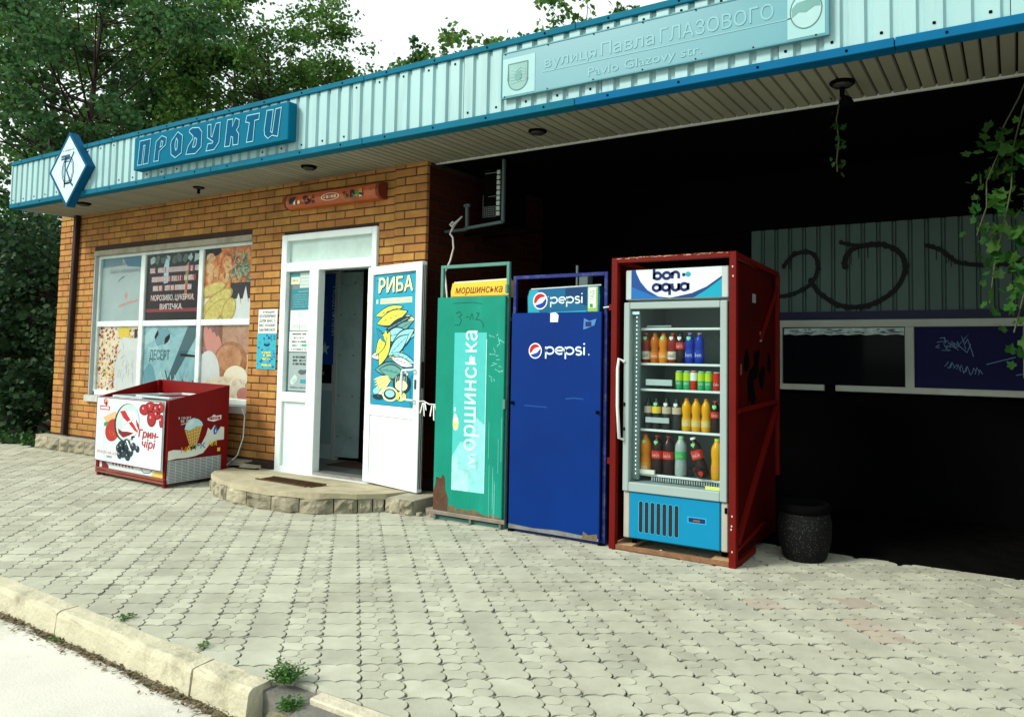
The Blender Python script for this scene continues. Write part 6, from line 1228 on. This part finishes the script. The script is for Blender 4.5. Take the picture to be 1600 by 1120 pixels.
# ---- bottles and cans, each a thing
def liquid(name, c): return M('drink_' + name, c, .22, spec=.25, var=.10, vs=14)
def wrap(mb, body, r, z, h, mat, width, seed=0):
    vs, fs, tw = font_mesh(body, 0, .1, 1); k = width / tw; kh = h / .73
    mb.add([(r * math.sin((a * k - width / 2) / r), -r * math.cos((a * k - width / 2) / r), z + b * kh) for a, b in vs], fs, mat)
def bottle(kind, x, y, z, label, liq, lab, cap, txt=None, tcol=None, group=None, h=.205, r=.0335, lz=(.42, .62), lean=None, tagc=None):
    o = thing('soda_can' if kind == 'can' else 'drink_bottle', (x, y, z), label, 'can' if kind == 'can' else 'bottle', group)
    P = []
    def add(mb, n): me = mb.mesh(n); q = bpy.data.objects.new(n, me); COL.objects.link(q); q.parent = o; return q
    mb = MB()
    if kind == 'can':
        mb.lathe([(r * .8, 0), (r, .006), (r, h - .012), (r * .82, h)], (0, 0, 0), liq, 14); add(mb, 'body'); mb = MB(); mb.lathe([(r * .82, h), (r * .8, h + .003), (r * .7, h + .001)], (0, 0, 0), cap, 12); add(mb, 'lid')
        mb = MB(); mb.lathe([(r * 1.004, h * .5), (r * 1.004, h * .93)], (0, 0, 0), lab, 14); 
    else:
        waist = kind == 'waist'
        prof = [(r * .86, 0), (r, .008), (r, h * .28), (r * (.93 if not waist else .98), h * .36), (r * (.90 if not waist else .80), h * .47), (r * .99, h * .58), (r, h * .70), (r * .90, h * .79), (r * .54, h * .89), (r * .42, h * .92), (r * .42, h * .95)]
        mb.lathe(prof, (0, 0, 0), liq, 16); add(mb, 'body'); mb = MB(); mb.lathe([(r * .46, h * .945), (r * .46, h * .995), (r * .40, h)], (0, 0, 0), cap, 12); add(mb, 'cap')
        rr = r * 1.012; mb = MB(); mb.lathe([(rr, h * lz[0]), (rr, h * lz[1])], (0, 0, 0), lab, 16)
    if txt: wrap(mb, txt, r * 1.03, h * (lz[0] + .25 * (lz[1] - lz[0])) if kind != 'can' else h * .28, h * (lz[1] - lz[0]) * .5 if kind != 'can' else h * .18, tcol or pw, r * 1.45)
    add(mb, 'label')
    if tagc: mb = MB(); mb.add([(.016 * math.sin(a) * 1.5 - 0, -r * .9 * math.cos(a) - .002, h * .80 + zz) for zz in (-.014, .014) for a in (-.6, 0, .6)], [(0, 1, 4, 3), (1, 2, 5, 4)], tagc); add(mb, 'price_tag')
    if lean: o.rotation_euler = lean
    return o
OR = liquid('orange', (.62, .20, .004)); AM = liquid('amber', (.42, .12, .006)); YE = liquid('yellow', (.66, .33, .004)); CO = liquid('cola', (.018, .008, .007)); RD = liquid('red_tea', (.22, .02, .012)); BLU = liquid('blue', (.006, .035, .34)); CL = liquid('clear', (.30, .38, .37)); BK = liquid('black', (.02, .028, .03))
lr = P_('lab_red', (.52, .03, .015)); lg = P_('lab_green', (.03, .40, .14)); ll = P_('lab_lime', (.42, .60, .03)); lo = P_('lab_orange', (.66, .28, .03)); lw_ = pcream; tg = P_('tag_green', (.25, .72, .30)); tw_ = P_('tag_white', (.7, .8, .74))
YB = -.275
# top shelf
bottle('soda', -2.193, YB, 1.246, 'dark red tea bottle at the left end of the upper full shelf of the fridge', RD, P_('lab_pale', (.55, .58, .48)), AM, 'чай', pbrown, lz=(.12, .38), tagc=tg)
bottle('waist', -2.127, YB, 1.246, 'amber soda bottle between the dark red tea and the lighter orange soda', AM, po, AM, 'Fanta', pw, lz=(.14, .34))
bottle('waist', -2.064, YB, 1.246, 'light orange soda bottle with a green price tag on the upper full shelf', OR, lo, AM, 'Fanta', pw, lz=(.14, .34), tagc=tg)
bottle('soda', -1.998, YB, 1.246, 'red tea bottle with a pale label beside the small cola on the upper full shelf', RD, P_('lab_pale'), AM, 'чай', pbrown, lz=(.12, .38), tagc=tw_)
bottle('soda', -1.940, YB, 1.246, 'cola bottle on the upper full shelf left of the two blue bottles', CO, lr, CO, 'Coca-Cola', pw, lz=(.46, .68), tagc=tw_)
bottle('soda', -1.874, YB, 1.246, 'left of the two blue water bottles, with a green price tag', BLU, liquid('blue_lab', (.010, .05, .42)), P_('cap_pink', (.55, .38, .36)), 'bon', pw, h=.205, r=.033, lz=(.14, .44), tagc=tg)
bottle('soda', -1.806, YB, 1.246, 'right of the two blue water bottles, without a price tag', BLU, MATS['drink_blue_lab'], MATS['print_cap_pink'], 'bon', pw, h=.205, r=.033, lz=(.14, .44))
# cans
for x, lb in ((-1.948, 'leftmost of the green and yellow cans in the fridge'), (-1.892, 'green and yellow can just left of the white and red bottle'), (-1.791, 'green and yellow can just right of the white and red bottle'), (-1.740, 'rightmost green and yellow can, next to the red can')):
    bottle('can', x, YB, 1.071, lb, lg, ll, tw_, 'Sprite', pw, 'green and yellow cans in the fridge', .122, .026)
bottle('can', -1.844, YB, 1.071, 'slim can, red below and white above, among the green and yellow cans', lr, tw_, tw_, None, None, None, .124, .024)
bottle('can', -1.683, YB, 1.071, 'plain red can at the right end of the can shelf', lr, lr, tw_, 'Coke', pw, None, .118, .029)
# middle shelf
for x, lb, mt, tgc in ((-2.172, 'leftmost dark bottle with a pale neck label on the middle shelf', P_('lab_beige', (.50, .42, .30)), None), (-2.112, 'dark bottle with a yellow lemon label on the middle shelf', py, tg), (-2.038, 'dark bottle with a beige label, third on the middle shelf', P_('lab_beige'), tw_), (-1.965, 'dark bottle with a beige label beside the yellow sodas', P_('lab_beige'), tw_)):
    bottle('soda', x, YB, .800, lb, BK, mt, BK, None, None, 'dark bottles on the middle shelf', .205, .032, (.52, .74), tagc=tgc)
for x, lb in ((-1.895, 'left of the three yellow soda bottles on the middle shelf'), (-1.827, 'middle one of the three yellow soda bottles'), (-1.758, 'right of the three yellow soda bottles on the middle shelf')):
    bottle('waist', x, YB, .800, lb, YE, P_('lab_gold', (.62, .48, .12)), AM, 'Fanta', pw, 'yellow soda bottles on the middle shelf', .215, .032, (.14, .34))
bottle('soda', -1.694, YB, .800, 'cola bottle with a red cap at the right end of the middle shelf', CO, lr, lr, 'Coca', pw, None, .205, .031, (.46, .66), tagc=tg)
# bottom shelf
bottle('waist', -2.193, YB, .501, 'large orange soda bottle at the left end of the bottom shelf', OR, lo, AM, 'Fanta', pw, None, .258, .042, (.06, .28), tagc=tg)
bottle('soda', -2.104, YB, .501, 'large cola bottle with a green price tag on the bottom shelf', CO, lr, P_('cap_dark_red', (.2, .02, .02)), 'Coca-Cola', pw, None, .258, .040, (.40, .60), tagc=tg)
bottle('soda', -2.022, YB, .501, 'large cola bottle beside the clear lemonade bottle on the bottom shelf', CO, lr, P_('cap_dark_red'), 'Coca-Cola', pw, None, .258, .040, (.40, .60))
bottle('soda', -1.934, YB, .501, 'clear lemonade bottle with a green label on the bottom shelf', CL, lg, tg, 'Sprite', ll, None, .262, .040, (.42, .62))
bottle('soda', -1.770, YB - .01, .507, 'large cola bottle leaning over on the bottom shelf', CO, lr, tw_, 'Coca-Cola', pw, None, .265, .040, (.46, .68), lean=(0, -.30, 0), tagc=tg)
bottle('soda', -1.676, YB - .015, .501, 'yellow soda bottle at the right end of the bottom shelf', YE, lo, ll, None, None, None, .262, .040, (.18, .34))
o = bottle('soda', -1.845, YB + .06, .545, 'dark bottle with a red cap lying behind the leaning cola', CO, P_('lab_dim', (.10, .02, .02)), lr, None, None, None, .20, .034, (.3, .6), lean=(math.radians(90), 0, .5))
# litter under the fridge
r = random.Random(44)
for k, (x, y, lb) in enumerate(((-2.02, -.40, 'crumpled white paper scrap under the fridge'), (-1.84, -.41, 'small white scrap under the fridge by the red rail'))):
    mb = MB(); mb.lathe([(.002, 0), (.02, .006), (.022, .016), (.010, .024)], (x, y, .0), pw, 7, False); mb.v = [(a + r.uniform(-.005, .005), b + r.uniform(-.005, .005), c + r.uniform(0, .006)) for a, b, c in mb.v]; solo(mb, 'paper_scrap', lb, 'litter')

# ================================================================== RECESS THINGS
def build_ac():
    t = thing('unit_cage', (-3.98, .3, 2.38), 'grey steel bracket cage holding an air conditioner high in the recess', 'bracket'); g = M('bracket_grey', (.06, .10, .095), .5, var=.1)
    B = lambda a, b, n='bar', w=.026: (lambda q: (q.bar(a, b, w, g, None, .002), q.build(n, t)))(MB())
    B((-4.20, .2, 2.395), (-3.78, .2, 2.424)); B((-3.785, .2, 2.42), (-3.785, .2, 2.97)); B((-4.175, .2, 2.40), (-4.18, .2, 2.60)); B((-4.21, .2, 2.60), (-4.15, .2, 2.60)); 
    B((-4.44, .215, 2.386), (-4.19, .215, 2.39))
    q = MB()
    for a_, b_ in (((-3.785, .23, 2.424), (-3.785, .8, 2.424)), ((-4.44, .78, 2.41), (-3.78, .78, 2.424)), ((-4.44, .5, 2.40), (-3.79, .5, 2.42))): q = MB(); q.bar(a_, b_, .026, m_dark); q.build('bearer', t)  # bearers made near-black, shade of the recess put into their colour
    a = thing('air_conditioner', (-4.0, .5, 2.45), 'dark air conditioner unit with a pale finned edge in the bracket cage', 'air conditioner')
    mb = MB(); mb.box(-4.09, -3.88, .30, .70, 2.46, 2.93, m_dark, .008); mb.build('body', a); st = M('fin_pale', (.42, .50, .48), .5)
    for k in range(9): z = 2.505 + k * .046; mb = MB(); mb.box(-3.925, -3.89, .285, .299, z, z + .036, st, .002); mb.build('fin', a)
    mb = MB(); mg = M('grid_grey', (.16, .19, .18), .5); pl = FR(.299)
    for k in range(8): mb.rect(pl, -4.08 + k * .02, 2.50, -4.077 + k * .02, 2.59 if k else 2.7, mg, .003); 
    for k in range(6): mb.rect(pl, -4.08, 2.50 + k * .018, -3.93, 2.503 + k * .018, mg, .003)
    mb.rect(pl, -4.06, 2.89, -3.90, 2.896, mg, .003); mb.rect(pl, -4.02, 2.68, -3.94, 2.684, mg, .003); mb.build('grid', a)
build_ac()
mb = MB(); wc = M('cable_white', (.50, .52, .48), .5)
mb.tube([(-4.21, .17, 2.50), (-4.25, .12, 2.43), (-4.285, .1, 2.345)], [.006, .014, .006], wc, 6); mb.tube([(-4.285, .1, 2.34), (-4.235, .08, 2.30), (-4.19, .04, 2.20), (-4.155, -.04, 2.08), (-4.12, -.15, 1.96), (-4.02, -.25, 1.87), (-3.99, -.26, 1.72)], .0085, wc, 7)
mb.tube([(-4.27, .12, 2.45), (-4.285, .1, 2.42), (-4.26, .1, 2.40), (-4.24, .1, 2.43)], .010, wc, 6)
solo(mb, 'white_cable', 'white cable dropping from the air conditioner to the green cage', 'cable')
def build_bin():
    t = thing('litter_bin', (-1.20, .04, 0), 'dark pebble dashed round litter bin beside the red cage in the shade', 'litter bin'); m = M('pebble_dash', (.008, .009, .009), .8, var=.3, vs=20)
    nt = m.node_tree; N = nt.nodes; L = nt.links; b = N['Principled BSDF']; vo = N.new('ShaderNodeTexVoronoi'); vo.inputs['Scale'].default_value = 75; tc = N.new('ShaderNodeTexCoord'); L.new(tc.outputs['Object'], vo.inputs['Vector'])
    cr = N.new('ShaderNodeValToRGB'); cr.color_ramp.elements[0].position = .12; cr.color_ramp.elements[0].color = (.06, .07, .07, 1); cr.color_ramp.elements[1].position = .26; cr.color_ramp.elements[1].color = (.002, .0022, .0024, 1); L.new(vo.outputs['Distance'], cr.inputs['Fac']); L.new(cr.outputs['Color'], b.inputs['Base Color'])
    bp = N.new('ShaderNodeBump'); bp.inputs['Strength'].default_value = .8; bp.invert = True; L.new(vo.outputs['Distance'], bp.inputs['Height']); L.new(bp.outputs['Normal'], b.inputs['Normal'])
    mb = MB(); mb.lathe([(.125, 0), (.14, .02), (.165, .12), (.17, .22), (.155, .30)], (-1.20, .04, 0), m, 24); mb.build('body', t)
    mb = MB(); mb.lathe([(.158, .30), (.165, .315), (.165, .34), (.15, .36), (.14, .36), (.14, .31)], (-1.20, .04, 0), m_dark, 24); mb.build('rim', t)
build_bin()
mb = MB(); rg = M('rag_white', (.62, .66, .62), .9); a = Vector((-4.31, -.235, .885)); b = Vector((-3.955, -.41, .885)); v = b - a
mb.tube([a, a + v * .35 + Vector((0, 0, .012)), a + v * .7 + Vector((0, -.01, -.005)), b], .005, rg, 5)
for k, (u, l, dx) in enumerate(((.30, .09, -.02), (.36, .11, .012), (.80, .10, -.012), (.88, .13, .012), (.93, .08, .03), (.42, .06, .02))):
    p = a + v * u; mb.add([p + Vector((-.006, 0, 0)), p + Vector((.006, 0, 0)), p + Vector((dx + .008, -.01, -l)), p + Vector((dx - .004, -.01, -l * .95))], [(0, 1, 2, 3)], rg)
solo(mb, 'tied_rag', 'white rag strips tied between the open door and the green cage', 'rag')

# ================================================================== PLANTS
def leaf_cloud(pts, size, mat, name, parent=None, normal_bias=.4, seed=0, droop=.2):
    g = np.random.default_rng(seed); n = len(pts); c = np.asarray(pts)
    d = g.normal(size=(n, 3)); d[:, 2] = d[:, 2] * .6 - droop; d /= np.linalg.norm(d, axis=1, keepdims=True)
    e = g.normal(size=(n, 3)); e[:, 2] *= 1 - normal_bias; s = np.cross(d, e); s /= np.linalg.norm(s, axis=1, keepdims=True) + 1e-9
    L = size * g.uniform(.6, 1.35, (n, 1)); W = L * g.uniform(.30, .46, (n, 1)); nn = np.cross(d, s)
    v = np.empty((n, 4, 3)); v[:, 0] = c; v[:, 1] = c + d * L * .5 + s * W + nn * L * .08; v[:, 2] = c + d * L; v[:, 3] = c + d * L * .5 - s * W + nn * L * .08
    me = bpy.data.meshes.new(name); me.vertices.add(n * 4); me.vertices.foreach_set('co', v.reshape(-1)); me.loops.add(n * 4); me.polygons.add(n)
    me.loops.foreach_set('vertex_index', np.arange(n * 4, dtype=np.int32)); me.polygons.foreach_set('loop_start', np.arange(0, n * 4, 4, dtype=np.int32)); me.polygons.foreach_set('loop_total', np.full(n, 4, np.int32))
    me.materials.append(mat); me.update(); me.validate()
    o = bpy.data.objects.new(name, me); COL.objects.link(o)
    if parent: o.parent = parent
    return o
LF = leafmat('tree_leaf', (.080, .175, .034), .45, .5, .03); LF2 = leafmat('tree_leaf_cool', (.056, .140, .048), .42, .5, .03); LF3 = leafmat('shrub_leaf', (.018, .048, .018), .2, .55, .03); BARK = M('bark', (.045, .035, .027), .95, var=.3, vs=6, bump=1, bs=25)
def tree(x, y, h, cr, label, seed, n=14000, base=.28, size=.15, mat=None, trunk=.16, flat=1.0, clumps=60, name='tree', cat='tree', zbase=-.18, wide=1.0, tight=.5):
    g = np.random.default_rng(seed); t = thing(name, (x, y, zbase), label, cat); tops = []; mb = MB()
    lean = g.normal(size=2) * .03 * h; tp = [Vector((lean[0] * u * u, lean[1] * u * u, h * .86 * u)) for u in np.linspace(0, 1, 7)]
    mb.tube(tp, [trunk * (1 - .82 * u) for u in np.linspace(0, 1, 7)], BARK, 8); 
    lim = MB(); pts = []
    for k in range(clumps):
        u = base + (1 - base) * g.random() ** .85; i = min(int(u * .86 / .86 * 6), 5); f = u * 6 - i; a = tp[i].lerp(tp[min(i + 1, 6)], min(f, 1)) if u < 1 else tp[6]
        rad = cr * wide * math.sin(math.pi * min(1, .12 + .82 * (1 - (u - base) / (1 - base)))) ** .7 * (.35 + .65 * g.random() ** .5); an = g.uniform(0, 6.283)
        e = Vector((a.x + rad * math.cos(an), a.y + rad * math.sin(an), a.z + rad * g.uniform(-.05, .55) + h * .04)); m_ = a.lerp(e, .55) + Vector((0, 0, -.05 * rad)) + Vector(g.normal(size=3) * .06 * rad)
        r0 = max(.012, trunk * .34 * (1 - u * .7)); lim.tube([a, m_, e], [r0, r0 * .6, r0 * .2], BARK, 5, False)
        q = int(n / clumps * g.uniform(.5, 1.5)); cs = cr * tight * g.uniform(.3, .62); w = g.normal(size=(q, 3)) * np.array([cs, cs, cs * .55 * flat]) * .62
        s2 = g.integers(0, 5, q); sub = g.normal(size=(5, 3)) * cs * .55; pts.append(np.array(e) + w * .62 + sub[s2])
    me = mb.mesh('trunk'); o = bpy.data.objects.new('trunk', me); COL.objects.link(o); o.parent = t
    me = lim.mesh('branches'); o = bpy.data.objects.new('branches', me); COL.objects.link(o); o.parent = t
    p = np.concatenate(pts); p = p[p[:, 2] > .1]; leaf_cloud(p, size, mat or LF, 'crown', t, seed=seed + 50); return t
def build_trees():
    tree(-17.2, 3.2, 10.5, 3.3, 'tall dark tree whose trunk rises behind the diamond emblem', 1, 30000, .22, .105, LF2, clumps=80, tight=.30)
    tree(-21.5, 4.6, 12, 4.0, 'broad tree at the left edge of the picture beyond the shop corner', 2, 30000, .12, .115, LF, clumps=90, tight=.30)
    tree(-16.9, 7.8, 10.6, 3.1, 'bushy tree rising over the roof behind the outlined letter sign', 3, 34000, .25, .105, LF, clumps=90, tight=.33)
    tree(-19.5, 8.5, 11.5, 3.6, 'tall tree with a pale gap of sky beside it behind the fascia', 4, 17000, .2, .115, LF2, clumps=70, tight=.34)
    tree(-15.3, 9.2, 9.2, 2.3, 'thinner tree at the edge of the grove over the sign', 5, 13000, .3, .10, LF, clumps=50, tight=.4)
    tree(-26, 7.5, 13.5, 4.5, 'large tree far behind at the left edge of the grove', 6, 15000, .12, .15, LF2, clumps=70, tight=.34)
    tree(-12.0, 8.2, 9.4, 1.5, 'spindly sapling with loose twigs over the roof edge', 7, 5200, .35, .10, LF, .05, 1, 34, 'sapling', 'sapling')
    tree(-11.3, 8.0, 9.8, .30, 'narrow upright shoot standing alone above the roof', 8, 1500, .45, .10, LF2, .035, 1.3, 20, 'sapling', 'sapling', wide=.6)
    tree(-9.5, 7.6, 9.1, 1.25, 'leafy treetop just showing over the roof by the street board', 9, 1500, .66, .13, LF, .05, 1, 22, 'sapling', 'sapling')
    tree(-6.9, 7.6, 9.3, 1.05, 'leafy treetop over the roof above the middle of the street board', 10, 1100, .72, .13, LF, .05, 1, 18, 'sapling', 'sapling')
    tree(-13.1, 1.1, 3.3, 1.25, 'dark shrub pressed against the corner of the shop', 21, 9000, .02, .10, LF3, .05, 1, 70, 'shrub', 'shrub')
    tree(-14.7, .9, 3.6, 1.4, 'dark shrub at the pavement end beside the corner shrub', 22, 9000, .02, .10, LF3, .05, 1, 70, 'shrub', 'shrub')
    tree(-16.6, 1.0, 3.8, 1.6, 'dark shrub farthest left along the pavement end', 23, 9000, .02, .11, LF3, .05, 1, 70, 'shrub', 'shrub')
    g = np.random.default_rng(77); q = 42000; px_ = g.uniform(-60, -3, q); pts = np.stack([px_, 15 + g.normal(size=q) * 1.6 + 3 * np.sin(px_ * .3), np.abs(g.normal(size=q)) * 2.6 + .3], 1)
    tag(leaf_cloud(pts, .42, LF3, 'far_woods', seed=5), kind='stuff')
    q = 5200; pts = np.stack([g.uniform(-18, -11.0, q), -.05 + np.abs(g.normal(size=q)) * .30, np.abs(g.normal(size=q)) * .09 - .15], 1); tag(leaf_cloud(pts, .07, leafmat('ground_leaf', (.04, .10, .03), .25, .5), 'ground_cover', seed=6, droop=-.3), kind='stuff')
build_trees()
def build_vines():
    m = leafmat('vine_leaf', (.022, .075, .012), .35, .45, .025); st = M('vine_stem', (.05, .06, .025))
    def lobed(l):
        mb = MB(); p = [(0, 0), (.28, -.12), (.48, .10), (.36, .30), (.52, .55), (.22, .60), (0, 1.0), (-.22, .60), (-.52, .55), (-.36, .30), (-.48, .10), (-.28, -.12)]
        vs = [(0, .35 * l, .03 * l)] + [(a * l, b * l, -.10 * l * abs(a)) for a, b in p]; n = len(p); mb.add(vs, [(0, i + 1, (i + 1) % n + 1) for i in range(n)], m); return mb.mesh('leaf')
    LM = [lobed(s) for s in (.05, .065, .08)]
    def vine(paths, name_label, n, seed, spread, big):
        r = random.Random(seed); t = thing('climbing_vine', paths[0][0], name_label, 'vine'); t0 = Vector(paths[0][0])
        for p in paths: mb = MB(); mb.tube([Vector(q) - t0 for q in p], .005, st, 5); o = bpy.data.objects.new('stem', mb.mesh('stem')); COL.objects.link(o); o.parent = t
        for k in range(n):
            p = r.choice(paths); i = r.randrange(len(p) - 1); c = Vector(p[i]).lerp(Vector(p[i + 1]), r.random())
            if n > 100 and c.z > 2.62: continue
            c = c + Vector((r.gauss(0, spread), r.gauss(-.01, spread * .8), r.gauss(0, spread)))
            o = bpy.data.objects.new('leaf', r.choice(LM)); COL.objects.link(o); o.parent = t; o.location = c - t0; o.rotation_euler = (math.radians(90) + r.gauss(.5, .45), r.gauss(0, .5), math.pi + r.gauss(0, .9)); o.scale = [big * r.uniform(.7, 1.2)] * 3
    P = []
    r = random.Random(3)
    for k, (x, ztop, zbot) in enumerate(((-.02, 2.94, 1.45), (-.14, 2.94, 1.62), (.08, 2.94, 1.25), (.16, 2.94, 1.2), (-.22, 2.94, 2.02), (.25, 2.94, 1.1), (.02, 2.9, 1.2), (.34, 2.94, 1.3))):
        y = -.16 + .08 * (k % 3); P.append([(x + .28 * (1 - u) + r.gauss(0, .025), y + r.gauss(0, .02), ztop + (zbot - ztop) * u) for u in np.linspace(0, 1, 7)])
    vine(P, 'leafy green vine hanging from the canopy at the right edge of the recess', 620, 5, .065, 1.0)
    vine([[(-.93, -.12, 2.94), (-.955, -.12, 2.80), (-.94, -.12, 2.66), (-.955, -.12, 2.54), (-.95, -.12, 2.47)]], 'short sprig of vine dangling below the bracket lamp', 24, 9, .022, .62)
build_vines()
for s in list(bpy.data.scenes):
    if s.name == 'fontscene': bpy.data.scenes.remove(s)
